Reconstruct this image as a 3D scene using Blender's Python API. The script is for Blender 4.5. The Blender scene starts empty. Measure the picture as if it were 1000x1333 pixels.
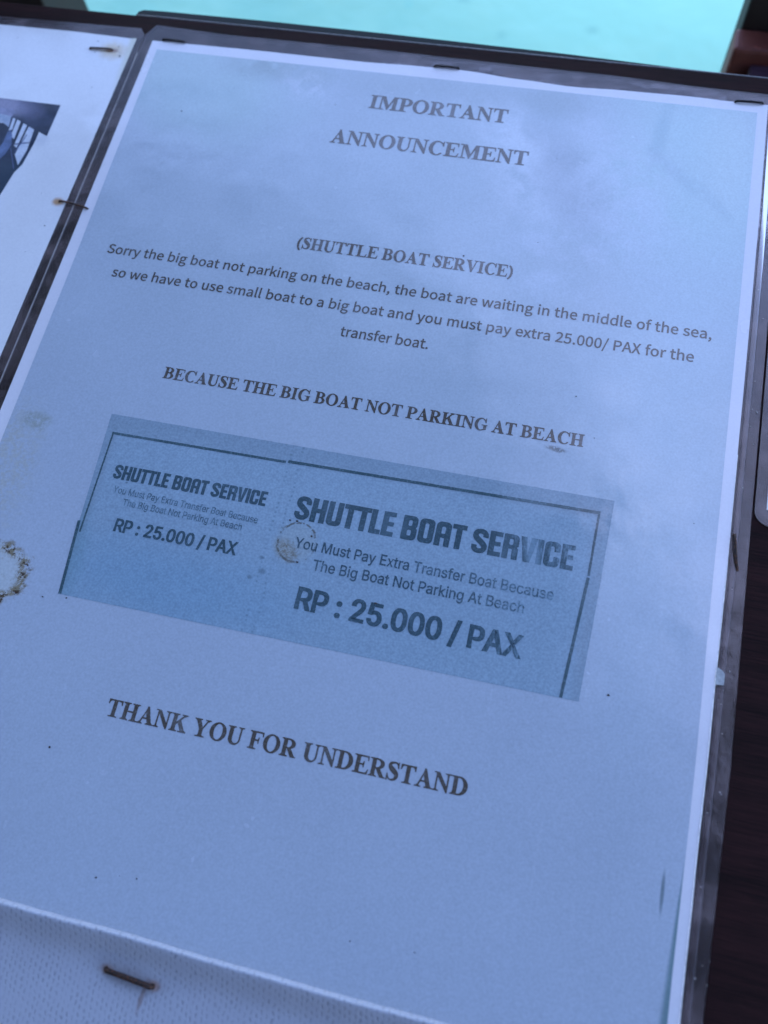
import bpy, math, random
from mathutils import Matrix, Vector
from mathutils.geometry import delaunay_2d_cdt

# ------------------------------------------------------------------ camera
SC = bpy.context.scene
COL = SC.collection
MM = 0.001
CAMPOS = Vector((154.757, -238.720, 224.218)) * MM
RIGHT = Vector((0.97329364, 0.21674119, -0.07564881))
DOWN = Vector((0.17648809, -0.91720468, -0.35719398))
FWD = Vector((-0.14680409, 0.33430352, -0.93096172))
cd = bpy.data.cameras.new('camera')
cam = bpy.data.objects.new('camera', cd)
COL.objects.link(cam)
m = Matrix.Identity(4)
for r in range(3):
    m[r][0] = RIGHT[r]; m[r][1] = -DOWN[r]; m[r][2] = -FWD[r]; m[r][3] = CAMPOS[r]
cam.matrix_world = m
cd.sensor_fit = 'VERTICAL'
cd.sensor_height = 24.0
cd.lens = 24.0 * 1145.95 / 1333.0
cd.clip_start = 0.01
cd.clip_end = 3000.0
cd.dof.use_dof = True
cd.dof.focus_distance = 0.246
cd.dof.aperture_fstop = cd.lens / 3.0
SC.camera = cam

# ------------------------------------------------------------------ light
SUN_EL, SUN_AZ = 75.0, 5.0          # azimuth measured from +y (beyond the board), clockwise
w = bpy.data.worlds.new("World"); SC.world = w; w.use_nodes = True
wn = w.node_tree.nodes; wl = w.node_tree.links; wn.clear()
sky = wn.new('ShaderNodeTexSky'); sky.sky_type = 'NISHITA'; sky.sun_disc = False
sky.sun_elevation = math.radians(SUN_EL); sky.sun_rotation = math.radians(SUN_AZ)
sky.air_density = 1.0; sky.dust_density = 0.3; sky.ozone_density = 3.0
bg = wn.new('ShaderNodeBackground'); bg.inputs['Strength'].default_value = 0.15
wo = wn.new('ShaderNodeOutputWorld')
wb = wn.new('ShaderNodeMix'); wb.data_type = 'RGBA'; wb.blend_type = 'MULTIPLY'; wb.inputs[0].default_value = 1.0
wb.inputs[7].default_value = (1.08, 0.98, 1.03, 1)              # the phone's white balance leans violet
wl.new(sky.outputs[0], wb.inputs[6]); wl.new(wb.outputs[2], bg.inputs[0]); wl.new(bg.outputs[0], wo.inputs[0])
sd = bpy.data.lights.new('sun', 'SUN'); sd.energy = 2.0; sd.angle = math.radians(0.53); sd.color = (1.0, 0.96, 0.9)
sun = bpy.data.objects.new('sun', sd); COL.objects.link(sun)
el, az = math.radians(SUN_EL), math.radians(SUN_AZ)
sdir = Vector((math.sin(az) * math.cos(el), math.cos(az) * math.cos(el), math.sin(el)))
sun.rotation_euler = sdir.to_track_quat('Z', 'Y').to_euler()
sun.location = sdir * 20
SC.view_settings.view_transform = 'Standard'
SC.view_settings.look = 'None'
SC.view_settings.exposure = 1.90
SC.view_settings.gamma = 1.0
SC.view_settings.use_curve_mapping = False
SC.render.engine = 'CYCLES'
SC.cycles.max_bounces = 8
SC.cycles.sample_clamp_indirect = 3.0
SC.cycles.caustics_reflective = False
SC.cycles.transparent_max_bounces = 12
random.seed(7)

# ------------------------------------------------------------------ node helper
class NT:
    def __init__(self, name):
        self.m = bpy.data.materials.new(name); self.m.use_nodes = True
        self.t = self.m.node_tree; self.n = self.t.nodes; self.l = self.t.links
        self.n.clear()
        self.out = self.n.new('ShaderNodeOutputMaterial')
        tc = self.n.new('ShaderNodeTexCoord')
        sc = self.n.new('ShaderNodeVectorMath'); sc.operation = 'SCALE'; sc.inputs['Scale'].default_value = 1000.0
        self.l.new(tc.outputs['Object'], sc.inputs[0])
        self.p = sc.outputs[0]                                  # object coordinates in millimetres
        self.sp = self.n.new('ShaderNodeSeparateXYZ'); self.l.new(self.p, self.sp.inputs[0])
        self.x, self.y, self.z = self.sp.outputs
    def put(self, sock, v):
        if isinstance(v, bpy.types.NodeSocket): self.l.new(v, sock)
        elif isinstance(v, tuple) and len(v) == 3 and sock.type == 'RGBA': sock.default_value = (*v, 1)
        else: sock.default_value = v
    def math(self, op, a, b=0.0, c=0.0, clamp=False):
        n = self.n.new('ShaderNodeMath'); n.operation = op; n.use_clamp = clamp
        self.put(n.inputs[0], a); self.put(n.inputs[1], b); self.put(n.inputs[2], c)
        return n.outputs[0]
    def ramp(self, v, a, b, lo=0.0, hi=1.0):                    # smoothstep
        n = self.n.new('ShaderNodeMapRange'); n.interpolation_type = 'SMOOTHSTEP'
        self.put(n.inputs[0], v)
        if a > b: a, b, lo, hi = b, a, hi, lo
        for i, q in zip((1, 2, 3, 4), (a, b, lo, hi)): n.inputs[i].default_value = q
        return n.outputs[0]
    def vec(self, sx=1, sy=1, sz=1, off=(0, 0, 0), rot=0.0):
        n = self.n.new('ShaderNodeMapping')
        self.l.new(self.p, n.inputs[0]); n.inputs['Location'].default_value = off
        n.inputs['Rotation'].default_value = (0, 0, math.radians(rot)); n.inputs['Scale'].default_value = (sx, sy, sz)
        return n.outputs[0]
    def noise(self, scale, detail=2.0, rough=0.5, v=None, dist=0.0):
        n = self.n.new('ShaderNodeTexNoise'); self.l.new(v if v is not None else self.p, n.inputs['Vector'])
        n.inputs['Scale'].default_value = scale; n.inputs['Detail'].default_value = detail
        n.inputs['Roughness'].default_value = rough; n.inputs['Distortion'].default_value = dist
        return n.outputs[0]
    def mix(self, f, a, b, mode='MIX'):
        n = self.n.new('ShaderNodeMix'); n.data_type = 'RGBA'; n.blend_type = mode
        self.put(n.inputs[0], f); self.put(n.inputs[6], a); self.put(n.inputs[7], b)
        return n.outputs[2]
    def dist(self, cx, cy, rx, ry, rot=0.0, wob=0.0, ws=0.3):   # elliptical distance, 1 on the rim
        a = math.radians(rot)
        dx = self.math('SUBTRACT', self.x, cx); dy = self.math('SUBTRACT', self.y, cy)
        u = self.math('ADD', self.math('MULTIPLY', dx, math.cos(a) / rx), self.math('MULTIPLY', dy, math.sin(a) / rx))
        v = self.math('ADD', self.math('MULTIPLY', dx, -math.sin(a) / ry), self.math('MULTIPLY', dy, math.cos(a) / ry))
        d = self.math('SQRT', self.math('ADD', self.math('MULTIPLY', u, u), self.math('MULTIPLY', v, v)))
        if wob:
            nz = self.noise(ws, 4, 0.6)
            d = self.math('ADD', d, self.math('MULTIPLY', self.math('SUBTRACT', nz, 0.5), wob))
        return d
    def blob(self, cx, cy, rx, ry, soft=0.5, rot=0.0, wob=0.0, ws=0.3):
        return self.ramp(self.dist(cx, cy, rx, ry, rot, wob, ws), 1.0 - soft, 1.0 + soft, 1.0, 0.0)
    def bump(self, h, strength=0.2, dist=0.0005, normal=None):
        n = self.n.new('ShaderNodeBump'); n.inputs['Strength'].default_value = strength; n.inputs['Distance'].default_value = dist
        self.put(n.inputs['Height'], h)
        if normal is not None: self.l.new(normal, n.inputs['Normal'])
        return n.outputs[0]
    def principled(self, color, rough=0.5, normal=None, coat=0.0, coat_rough=0.1, coat_ior=1.5, coat_normal=None, spec=0.5, metal=0.0):
        b = self.n.new('ShaderNodeBsdfPrincipled')
        self.put(b.inputs['Base Color'], color); self.put(b.inputs['Roughness'], rough)
        b.inputs['Specular IOR Level'].default_value = spec
        b.inputs['Metallic'].default_value = metal
        b.inputs['Coat IOR'].default_value = coat_ior; self.put(b.inputs['Coat Weight'], coat); self.put(b.inputs['Coat Roughness'], coat_rough)
        if normal is not None: self.l.new(normal, b.inputs['Normal'])
        if coat_normal is not None: self.l.new(coat_normal, b.inputs['Coat Normal'])
        return b.outputs[0]
    def done(self, shader):
        self.l.new(shader, self.out.inputs[0]); return self.m
    def film_normal(self):                                      # the slight waves of the laminate
        h = self.math('ADD', self.math('MULTIPLY', self.noise(0.022, 2, 0.5), 1.0), self.math('MULTIPLY', self.noise(0.12, 2, 0.5), 0.10))
        return self.bump(h, 0.5, 0.0016)
    def gloss(self, color, film=1.75, **k):                                # printed paper under laminate
        return self.principled(color, rough=0.75, spec=0.15, coat=1.0, coat_rough=self.ramp(self.noise(0.035, 4, 0.6), 0.3, 0.7, 0.10, 0.28), coat_ior=film, coat_normal=self.film_normal(), **k)

# ------------------------------------------------------------------ mesh helper
def mesh_obj(name, verts, faces, mats, parent=None, smooth=False, scale=MM, idx=None):
    me = bpy.data.meshes.new(name)
    me.from_pydata([(v[0] * scale, v[1] * scale, v[2] * scale) for v in verts], [], faces)
    me.update()
    o = bpy.data.objects.new(name, me); COL.objects.link(o)
    if not isinstance(mats, (list, tuple)): mats = [mats]
    for q in mats: me.materials.append(q)
    if idx: me.polygons.foreach_set('material_index', idx)
    if smooth: me.polygons.foreach_set('use_smooth', [True] * len(me.polygons))
    if parent is not None: o.parent = parent
    return o
def thing(name, label, cat, loc=(0, 0, 0), group=None):
    o = bpy.data.objects.new(name, None); COL.objects.link(o); o.location = loc; o.empty_display_size = 0.02
    tag(o, label, cat, group); return o
def tag(o, label=None, cat=None, group=None, kind=None):
    if label: o['label'] = label
    if cat: o['category'] = cat
    if group: o['group'] = group
    if kind: o['kind'] = kind
    return o

def area(l): return sum(l[i - 1][0] * l[i][1] - l[i][0] * l[i - 1][1] for i in range(len(l))) / 2
def cdt(shapes, mode):
    """shapes: list of (sign, loop). mode 'wind': non-zero winding; 'sign': union of + minus -."""
    vs, fs, sg = [], [], []
    for s, l in shapes:
        l = [l[i] for i in range(len(l)) if (abs(l[i][0] - l[i - 1][0]) + abs(l[i][1] - l[i - 1][1])) > 1e-6]
        if len(l) < 3: continue
        wind = 1 if area(l) > 0 else -1
        if wind < 0: l = l[::-1]
        if mode == 'wind': s = wind
        b = len(vs); vs += [Vector(p) for p in l]; fs.append(list(range(b, b + len(l)))); sg.append(s)
    V, E, F, _, _, OF = delaunay_2d_cdt(vs, [], fs, 1, 1e-4)
    keep = []
    for f, of in zip(F, OF):
        if mode == 'wind': ok = sum(sg[i] for i in of) != 0
        else: ok = any(sg[i] > 0 for i in of) and not any(sg[i] < 0 for i in of)
        if ok: keep.append(f)
    return [(v[0], v[1]) for v in V], keep
def fatten(V, F, amt):
    """push the outline of a filled glyph outwards (ink spread)"""
    cnt = set((f[i - 1], f[i]) for f in F for i in range(len(f)))
    nrm = {}
    for a, b in cnt:
        if (b, a) in cnt: continue
        d = Vector(V[b]) - Vector(V[a])
        if d.length < 1e-6: continue
        d.normalize()
        for q in (a, b): nrm.setdefault(q, []).append(Vector((d.y, -d.x)))
    out = list(V)
    for q, ns in nrm.items():
        t = sum(ns, Vector((0, 0)))
        if t.length < 0.3: continue
        k = amt * min(1.0 / max(t.length / len(ns), 0.5), 1.6)
        t.normalize(); out[q] = (V[q][0] + t.x * k, V[q][1] + t.y * k)
    return out
def flat(name, loops, z, mat, parent, mode='sign'):
    V, F = cdt([(s, l) for s, l in loops], mode)
    return mesh_obj(name, [(a, b, z) for a, b in V], F, mat, parent)
def rrect(x0, y0, x1, y1, r, n=6):
    rs = r if isinstance(r, (list, tuple)) else (r,) * 4        # bl, br, tr, tl
    out = []
    for (cx, cy, a0), q in zip(((x0, y0, 180), (x1, y0, 270), (x1, y1, 0), (x0, y1, 90)), rs):
        if q <= 0: out.append((cx, cy)); continue
        ox = cx + (q if cx == x0 else -q); oy = cy + (q if cy == y0 else -q)
        for k in range(n + 1):
            a = math.radians(a0 + 90 * k / n); out.append((ox + q * math.cos(a), oy + q * math.sin(a)))
    return out
def slab(name, loops, z0, z1, mat, parent=None, side=None):
    """extruded outline (loops with signs) with real thickness"""
    V, F = cdt(loops, 'sign'); n = len(V)
    verts = [(a, b, z1) for a, b in V] + [(a, b, z0) for a, b in V]
    faces = [list(f) for f in F] + [[i + n for i in reversed(f)] for f in F]; idx = [0] * len(faces)
    cnt = {}
    for f in F:
        for i in range(len(f)): cnt[(f[i - 1], f[i])] = cnt.get((f[i - 1], f[i]), 0) + 1
    for (a, b) in cnt:
        if (b, a) not in cnt: faces.append([a, a + n, b + n, b]); idx.append(1 if side else 0)
    return mesh_obj(name, verts, faces, [mat, side] if side else mat, parent, idx=idx)
def box(name, x0, y0, z0, x1, y1, z1, mat, parent=None, bev=0.0):
    v = [(x, y, z) for z in (z0, z1) for y in (y0, y1) for x in (x0, x1)]
    f = [[0, 2, 3, 1], [4, 5, 7, 6], [0, 1, 5, 4], [2, 6, 7, 3], [0, 4, 6, 2], [1, 3, 7, 5]]
    o = mesh_obj(name, v, f, mat, parent)
    if bev:
        b = o.modifiers.new('bevel', 'BEVEL'); b.width = bev * MM; b.segments = 2; b.limit_method = 'NONE'
    return o
def tube(name, pts, rad, mat, parent=None, n=8, sy=1.0, jit=0.0):
    """swept wire with end caps; rad may be a list"""
    P = [Vector(p) for p in pts]; verts = []; faces = []
    rr = rad if isinstance(rad, (list, tuple)) else [rad] * len(P)
    for i, p in enumerate(P):
        t = (P[min(i + 1, len(P) - 1)] - P[max(i - 1, 0)]).normalized()
        a = t.cross(Vector((0, 0, 1)))
        if a.length < 0.05: a = t.cross(Vector((1, 0.3, 0)))
        a.normalize(); b = a.cross(t).normalized()
        for k in range(n):
            q = 2 * math.pi * k / n; R = rr[i] * (1 + jit * (random.random() - 0.5))
            verts.append(p + a * (math.cos(q) * R) + b * (math.sin(q) * R * sy))
    for i in range(len(P) - 1):
        for k in range(n):
            k2 = (k + 1) % n; faces.append([i * n + k, i * n + k2, (i + 1) * n + k2, (i + 1) * n + k])
    faces.append(list(range(n))[::-1]); faces.append([(len(P) - 1) * n + k for k in range(n)])
    return mesh_obj(name, verts, faces, mat, parent, smooth=True)

# ------------------------------------------------------------------ lettering
def ell(cx, cy, rx, ry, a0=0, a1=360, n=28):
    full = abs(a1 - a0) >= 360
    return [(cx + rx * math.cos(math.radians(a0 + (a1 - a0) * k / n)), cy + ry * math.sin(math.radians(a0 + (a1 - a0) * k / n))) for k in range(n if full else n + 1)]
def R4(x0, y0, x1, y1): return [(x0, y0), (x1, y0), (x1, y1), (x0, y1)]
def serif(x0, x1, s0, s1, top):                                # bracketed slab serif round a stem s0..s1
    y = lambda v: 676 - v if top else v
    l = [(x0, y(0)), (x1, y(0)), (x1, y(20)), (min(s1 + 40, x1), y(27)), (s1, y(70)), (s0, y(70)), (max(s0 - 40, x0), y(27)), (x0, y(20))]
    return (1, l)
def stem(x, w=149, y0=0, y1=676): return (1, R4(x, y0, x + w, y1))
def halfbowl(x0, cx, cy, rx, ry):                              # D shape, flat on the left
    return [(x0, cy - ry), (cx, cy - ry)] + ell(cx, cy, rx, ry, -90, 90, 16)[1:-1] + [(cx, cy + ry), (x0, cy + ry)]
def stroke(pts):
    P = [Vector(p[:2]) for p in pts]; L = []; Rr = []
    # Catmull-Rom refine
    Q = []; W = []
    for i in range(len(P) - 1):
        a, b, c, d = P[max(i - 1, 0)], P[i], P[i + 1], P[min(i + 2, len(P) - 1)]
        for k in range(4):
            t = k / 4
            Q.append(0.5 * ((2 * b) + (c - a) * t + (2 * a - 5 * b + 4 * c - d) * t * t + (3 * b - a - 3 * c + d) * t ** 3))
            W.append(pts[i][2] * (1 - t) + pts[i + 1][2] * t)
    Q.append(P[-1]); W.append(pts[-1][2])
    for i, q in enumerate(Q):
        t = (Q[min(i + 1, len(Q) - 1)] - Q[max(i - 1, 0)]).normalized(); nn = Vector((-t.y, t.x)) * W[i] / 2
        L.append(tuple(q + nn)); Rr.append(tuple(q - nn))
    return [(1, [L[i], L[i + 1], Rr[i + 1], Rr[i]]) for i in range(len(Q) - 1)]
def serif_font():
    G = {}
    arm_t = lambda x0, x1: (1, [(x0, 638), (x1 - 70, 638), (x1 - 25, 610), (x1 - 18, 510), (x1 + 4, 510), (x1 - 4, 676), (x0, 676)])
    arm_b = lambda x0, x1: (1, [(x0, 0), (x1 - 22, 0), (x1 + 6, 180), (x1 - 16, 180), (x1 - 50, 80), (x1 - 110, 38), (x0, 38)])
    G['I'] = (389, [stem(120), serif(20, 370, 120, 269, 0), serif(20, 370, 120, 269, 1)])
    G['H'] = (778, [stem(107), stem(522), serif(21, 343, 107, 256, 0), serif(21, 343, 107, 256, 1), serif(436, 758, 522, 671, 0), serif(436, 758, 522, 671, 1), (1, R4(240, 322, 540, 362))])
    G['T'] = (667, [stem(258), serif(150, 517, 258, 407, 0), (1, [(28, 676), (28, 500), (50, 500), (72, 590), (130, 638), (535, 638), (595, 590), (617, 500), (639, 500), (639, 676)])])
    mid = [(1, R4(240, 322, 400, 362)), (1, [(370, 345), (405, 300), (415, 228), (437, 228), (437, 458), (415, 458), (405, 385)])]
    G['E'] = (667, [stem(107), serif(16, 300, 107, 256, 0), serif(16, 300, 107, 256, 1), arm_t(250, 605), arm_b(250, 640)] + mid)
    G['F'] = (611, [stem(107), serif(16, 370, 107, 256, 0), serif(16, 300, 107, 256, 1), arm_t(250, 590)] + mid)
    G['L'] = (667, [stem(107), serif(16, 300, 107, 256, 0), serif(16, 350, 107, 256, 1), arm_b(250, 640)])
    G['D'] = (722, [serif(14, 256, 107, 256, 0), serif(14, 256, 107, 256, 1), (1, halfbowl(107, 330, 338, 357, 338)), (-1, halfbowl(256, 315, 338, 212, 301))])
    G['B'] = (667, [serif(14, 256, 107, 256, 0), serif(14, 256, 107, 256, 1), (1, halfbowl(107, 340, 508, 245, 168)), (1, halfbowl(107, 340, 185, 288, 185)), (-1, halfbowl(256, 315, 508, 120, 131)), (-1, halfbowl(256, 325, 186, 150, 150))])
    G['P'] = (611, [stem(107), serif(16, 370, 107, 256, 0), serif(16, 256, 107, 256, 1), (1, halfbowl(107, 330, 478, 272, 198)), (-1, halfbowl(256, 310, 478, 142, 160))])
    G['R'] = (722, [stem(107), serif(16, 345, 107, 256, 0), serif(16, 256, 107, 256, 1), (1, halfbowl(107, 335, 488, 275, 188)), (-1, halfbowl(256, 315, 488, 145, 150)), (1, [(270, 330), (430, 330), (650, 32), (715, 20), (715, 0), (500, 0)])])
    cring = lambda: (1, ell(385, 336, 340, 355, 42, 320, 36) + ell(420, 336, 212, 319, 316, 50, 30))
    tick = (1, [(618, 540), (650, 691), (672, 691), (672, 448), (650, 448), (610, 520)])
    G['C'] = (722, [cring(), tick])
    G['G'] = (778, [cring(), tick, (1, [(560, 30), (708, 70), (708, 300), (560, 300)]), (1, R4(440, 290, 758, 311))])
    G['O'] = (778, [(1, ell(389, 336, 354, 355, n=40)), (-1, ell(389, 336, 200, 318, n=40))])
    G['S'] = (556, stroke([(460, 560, 30), (390, 650, 34), (275, 662, 48), (155, 618, 95), (125, 530, 125), (185, 440, 165), (310, 350, 175), (415, 255, 160), (435, 150, 130), (380, 52, 80), (280, 12, 48), (165, 28, 34), (75, 130, 30)]) + [(1, [(440, 560), (458, 691), (480, 691), (488, 468), (464, 468)]), (1, [(40, -19), (62, -19), (95, 120), (68, 222), (44, 222)])])
    G['U'] = (722, [(1, R4(100, 215, 249, 676)), (1, R4(565, 215, 610, 676)), serif(14, 335, 100, 249, 1), serif(478, 704, 565, 610, 1), (1, ell(355, 220, 255, 239, 180, 360, 24) + ell(407, 220, 158, 180, 360, 180, 20))])
    G['V'] = (722, [(1, [(75, 676), (240, 676), (440, 170), (400, -18), (352, -18)]), (1, [(590, 676), (636, 676), (402, -18), (352, -18), (400, 100)]), serif(14, 330, 90, 225, 1), serif(490, 704, 590, 630, 1)])
    G['A'] = (722, [(1, [(92, 0), (140, 0), (350, 570), (330, 600)]), (1, [(335, 691), (385, 691), (655, 0), (482, 0), (300, 500)]), (1, R4(190, 205, 520, 245)), serif(9, 245, 96, 138, 0), serif(400, 706, 490, 645, 0)])
    G['N'] = (722, [(1, R4(112, 0, 156, 640)), (1, R4(572, -10, 616, 676)), (1, [(95, 676), (215, 676), (616, 150), (616, -18), (575, -18), (112, 590)]), serif(16, 252, 112, 156, 0), serif(470, 704, 572, 616, 1), (1, R4(16, 656, 150, 676))])
    G['M'] = (944, [(1, R4(125, 0, 170, 640)), (1, R4(682, 0, 831, 676)), (1, [(110, 676), (290, 676), (510, 190), (450, 0)]), (1, [(682, 676), (760, 676), (470, 0), (440, 0), (440, 60)]), serif(14, 288, 125, 170, 0), serif(600, 921, 682, 831, 0), (1, R4(14, 656, 280, 676)), (1, R4(690, 656, 921, 676))])
    G['K'] = (778, [stem(107), serif(26, 345, 107, 256, 0), serif(26, 345, 107, 256, 1), (1, [(240, 275), (290, 285), (625, 655), (555, 655), (240, 330)]), (1, [(320, 380), (425, 480), (690, 40), (560, 0), (525, 30)]), serif(455, 725, 550, 620, 1), serif(425, 765, 540, 690, 0)])
    G['Y'] = (722, [stem(288, 149, 0, 330), serif(170, 555, 288, 437, 0), (1, [(70, 676), (240, 676), (437, 330), (437, 250), (288, 250), (288, 300)]), (1, [(590, 676), (645, 676), (437, 310), (390, 310)]), serif(14, 330, 85, 225, 1), serif(480, 712, 595, 640, 1)])
    G['('] = (333, [(1, ell(430, 270, 385, 460, 118, 242, 20) + ell(480, 270, 320, 440, 236, 124, 20))])
    G[')'] = (333, [(s, [(333 - a, b) for a, b in l]) for s, l in G['('][1]])
    return {'g': {k: ('sign',) + v for k, v in G.items()}, 'cap': 676, 'space': 250, 'fat': 13}
def ticket_font():                                             # heavy condensed letters with rounded corners
    G = {}; H = 700; W = 400; t = 140
    G['I'] = (190, [(1, R4(20, 0, 165, H))])
    G['H'] = (450, [(1, R4(20, 0, 165, H)), (1, R4(275, 0, 420, H)), (1, R4(160, 285, 280, 405))])
    G['T'] = (370, [(1, R4(112, 0, 257, H)), (1, R4(0, 570, 369, H))])
    G['L'] = (330, [(1, R4(20, 0, 165, H)), (1, R4(20, 0, 320, 125))])
    G['E'] = (370, [(1, R4(20, 0, 165, H)), (1, R4(20, 0, 345, 125)), (1, R4(20, 575, 345, H)), (1, R4(20, 295, 320, 410))])
    G['U'] = (450, [(1, rrect(20, 0, 420, H, (120, 120, 0, 0))), (-1, rrect(165, 125, 275, H + 20, (45, 45, 0, 0)))])
    G['O'] = (450, [(1, rrect(20, 0, 420, H, 120)), (-1, rrect(165, 125, 275, 575, 45))])
    G['C'] = (440, [(1, rrect(20, 0, 415, H, 120)), (-1, rrect(165, 125, 272, 575, 45)), (-1, R4(250, 280, 430, 430))])
    G['B'] = (450, [(1, rrect(20, 0, 420, 390, (20, 120, 110, 20))), (1, rrect(20, 330, 410, H, (20, 110, 120, 20))), (-1, rrect(165, 120, 275, 295, 40)), (-1, rrect(165, 405, 268, 580, 40))])
    G['A'] = (450, [(1, rrect(20, 0, 420, H, (0, 0, 130, 130))), (-1, rrect(165, 355, 275, 570, (20, 20, 50, 50))), (-1, R4(165, -10, 275, 235))])
    G['R'] = (450, [(1, rrect(20, 0, 420, H, (0, 0, 120, 20))), (-1, rrect(165, 400, 275, 575, 40)), (-1, rrect(165, -20, 270, 290, (0, 0, 40, 0))), (-1, [(400, 310), (440, 290), (440, 400), (400, 370), (380, 345)])])
    G['S'] = (440, stroke([(348, 470, 135), (350, 545, 135), (300, 612, 132), (215, 632, 130), (130, 610, 135), (88, 545, 140), (100, 455, 145), (180, 380, 150), (270, 310, 150), (340, 235, 145), (345, 150, 140), (300, 88, 135), (215, 66, 130), (130, 88, 132), (85, 155, 135), (85, 225, 135)]))
    G['V'] = (440, [(1, [(5, H), (155, H), (220, 190), (285, H), (435, H), (300, 0), (140, 0)])])
    return {'g': {k: ('sign',) + v for k, v in G.items()}, 'cap': 700, 'space': 170, 'fat': 4}
def outline_font(d, cap, space, fat, smear=0):
    g = {}
    for c, s in d.items():
        a, b = s.split('|')
        g[c] = ('wind', int(a), [(1, [tuple(map(float, p.split(','))) for p in l.split()]) for l in b.split(';')])
    return {'g': g, 'cap': cap, 'space': space, 'fat': fat, 'smear': smear}
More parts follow.
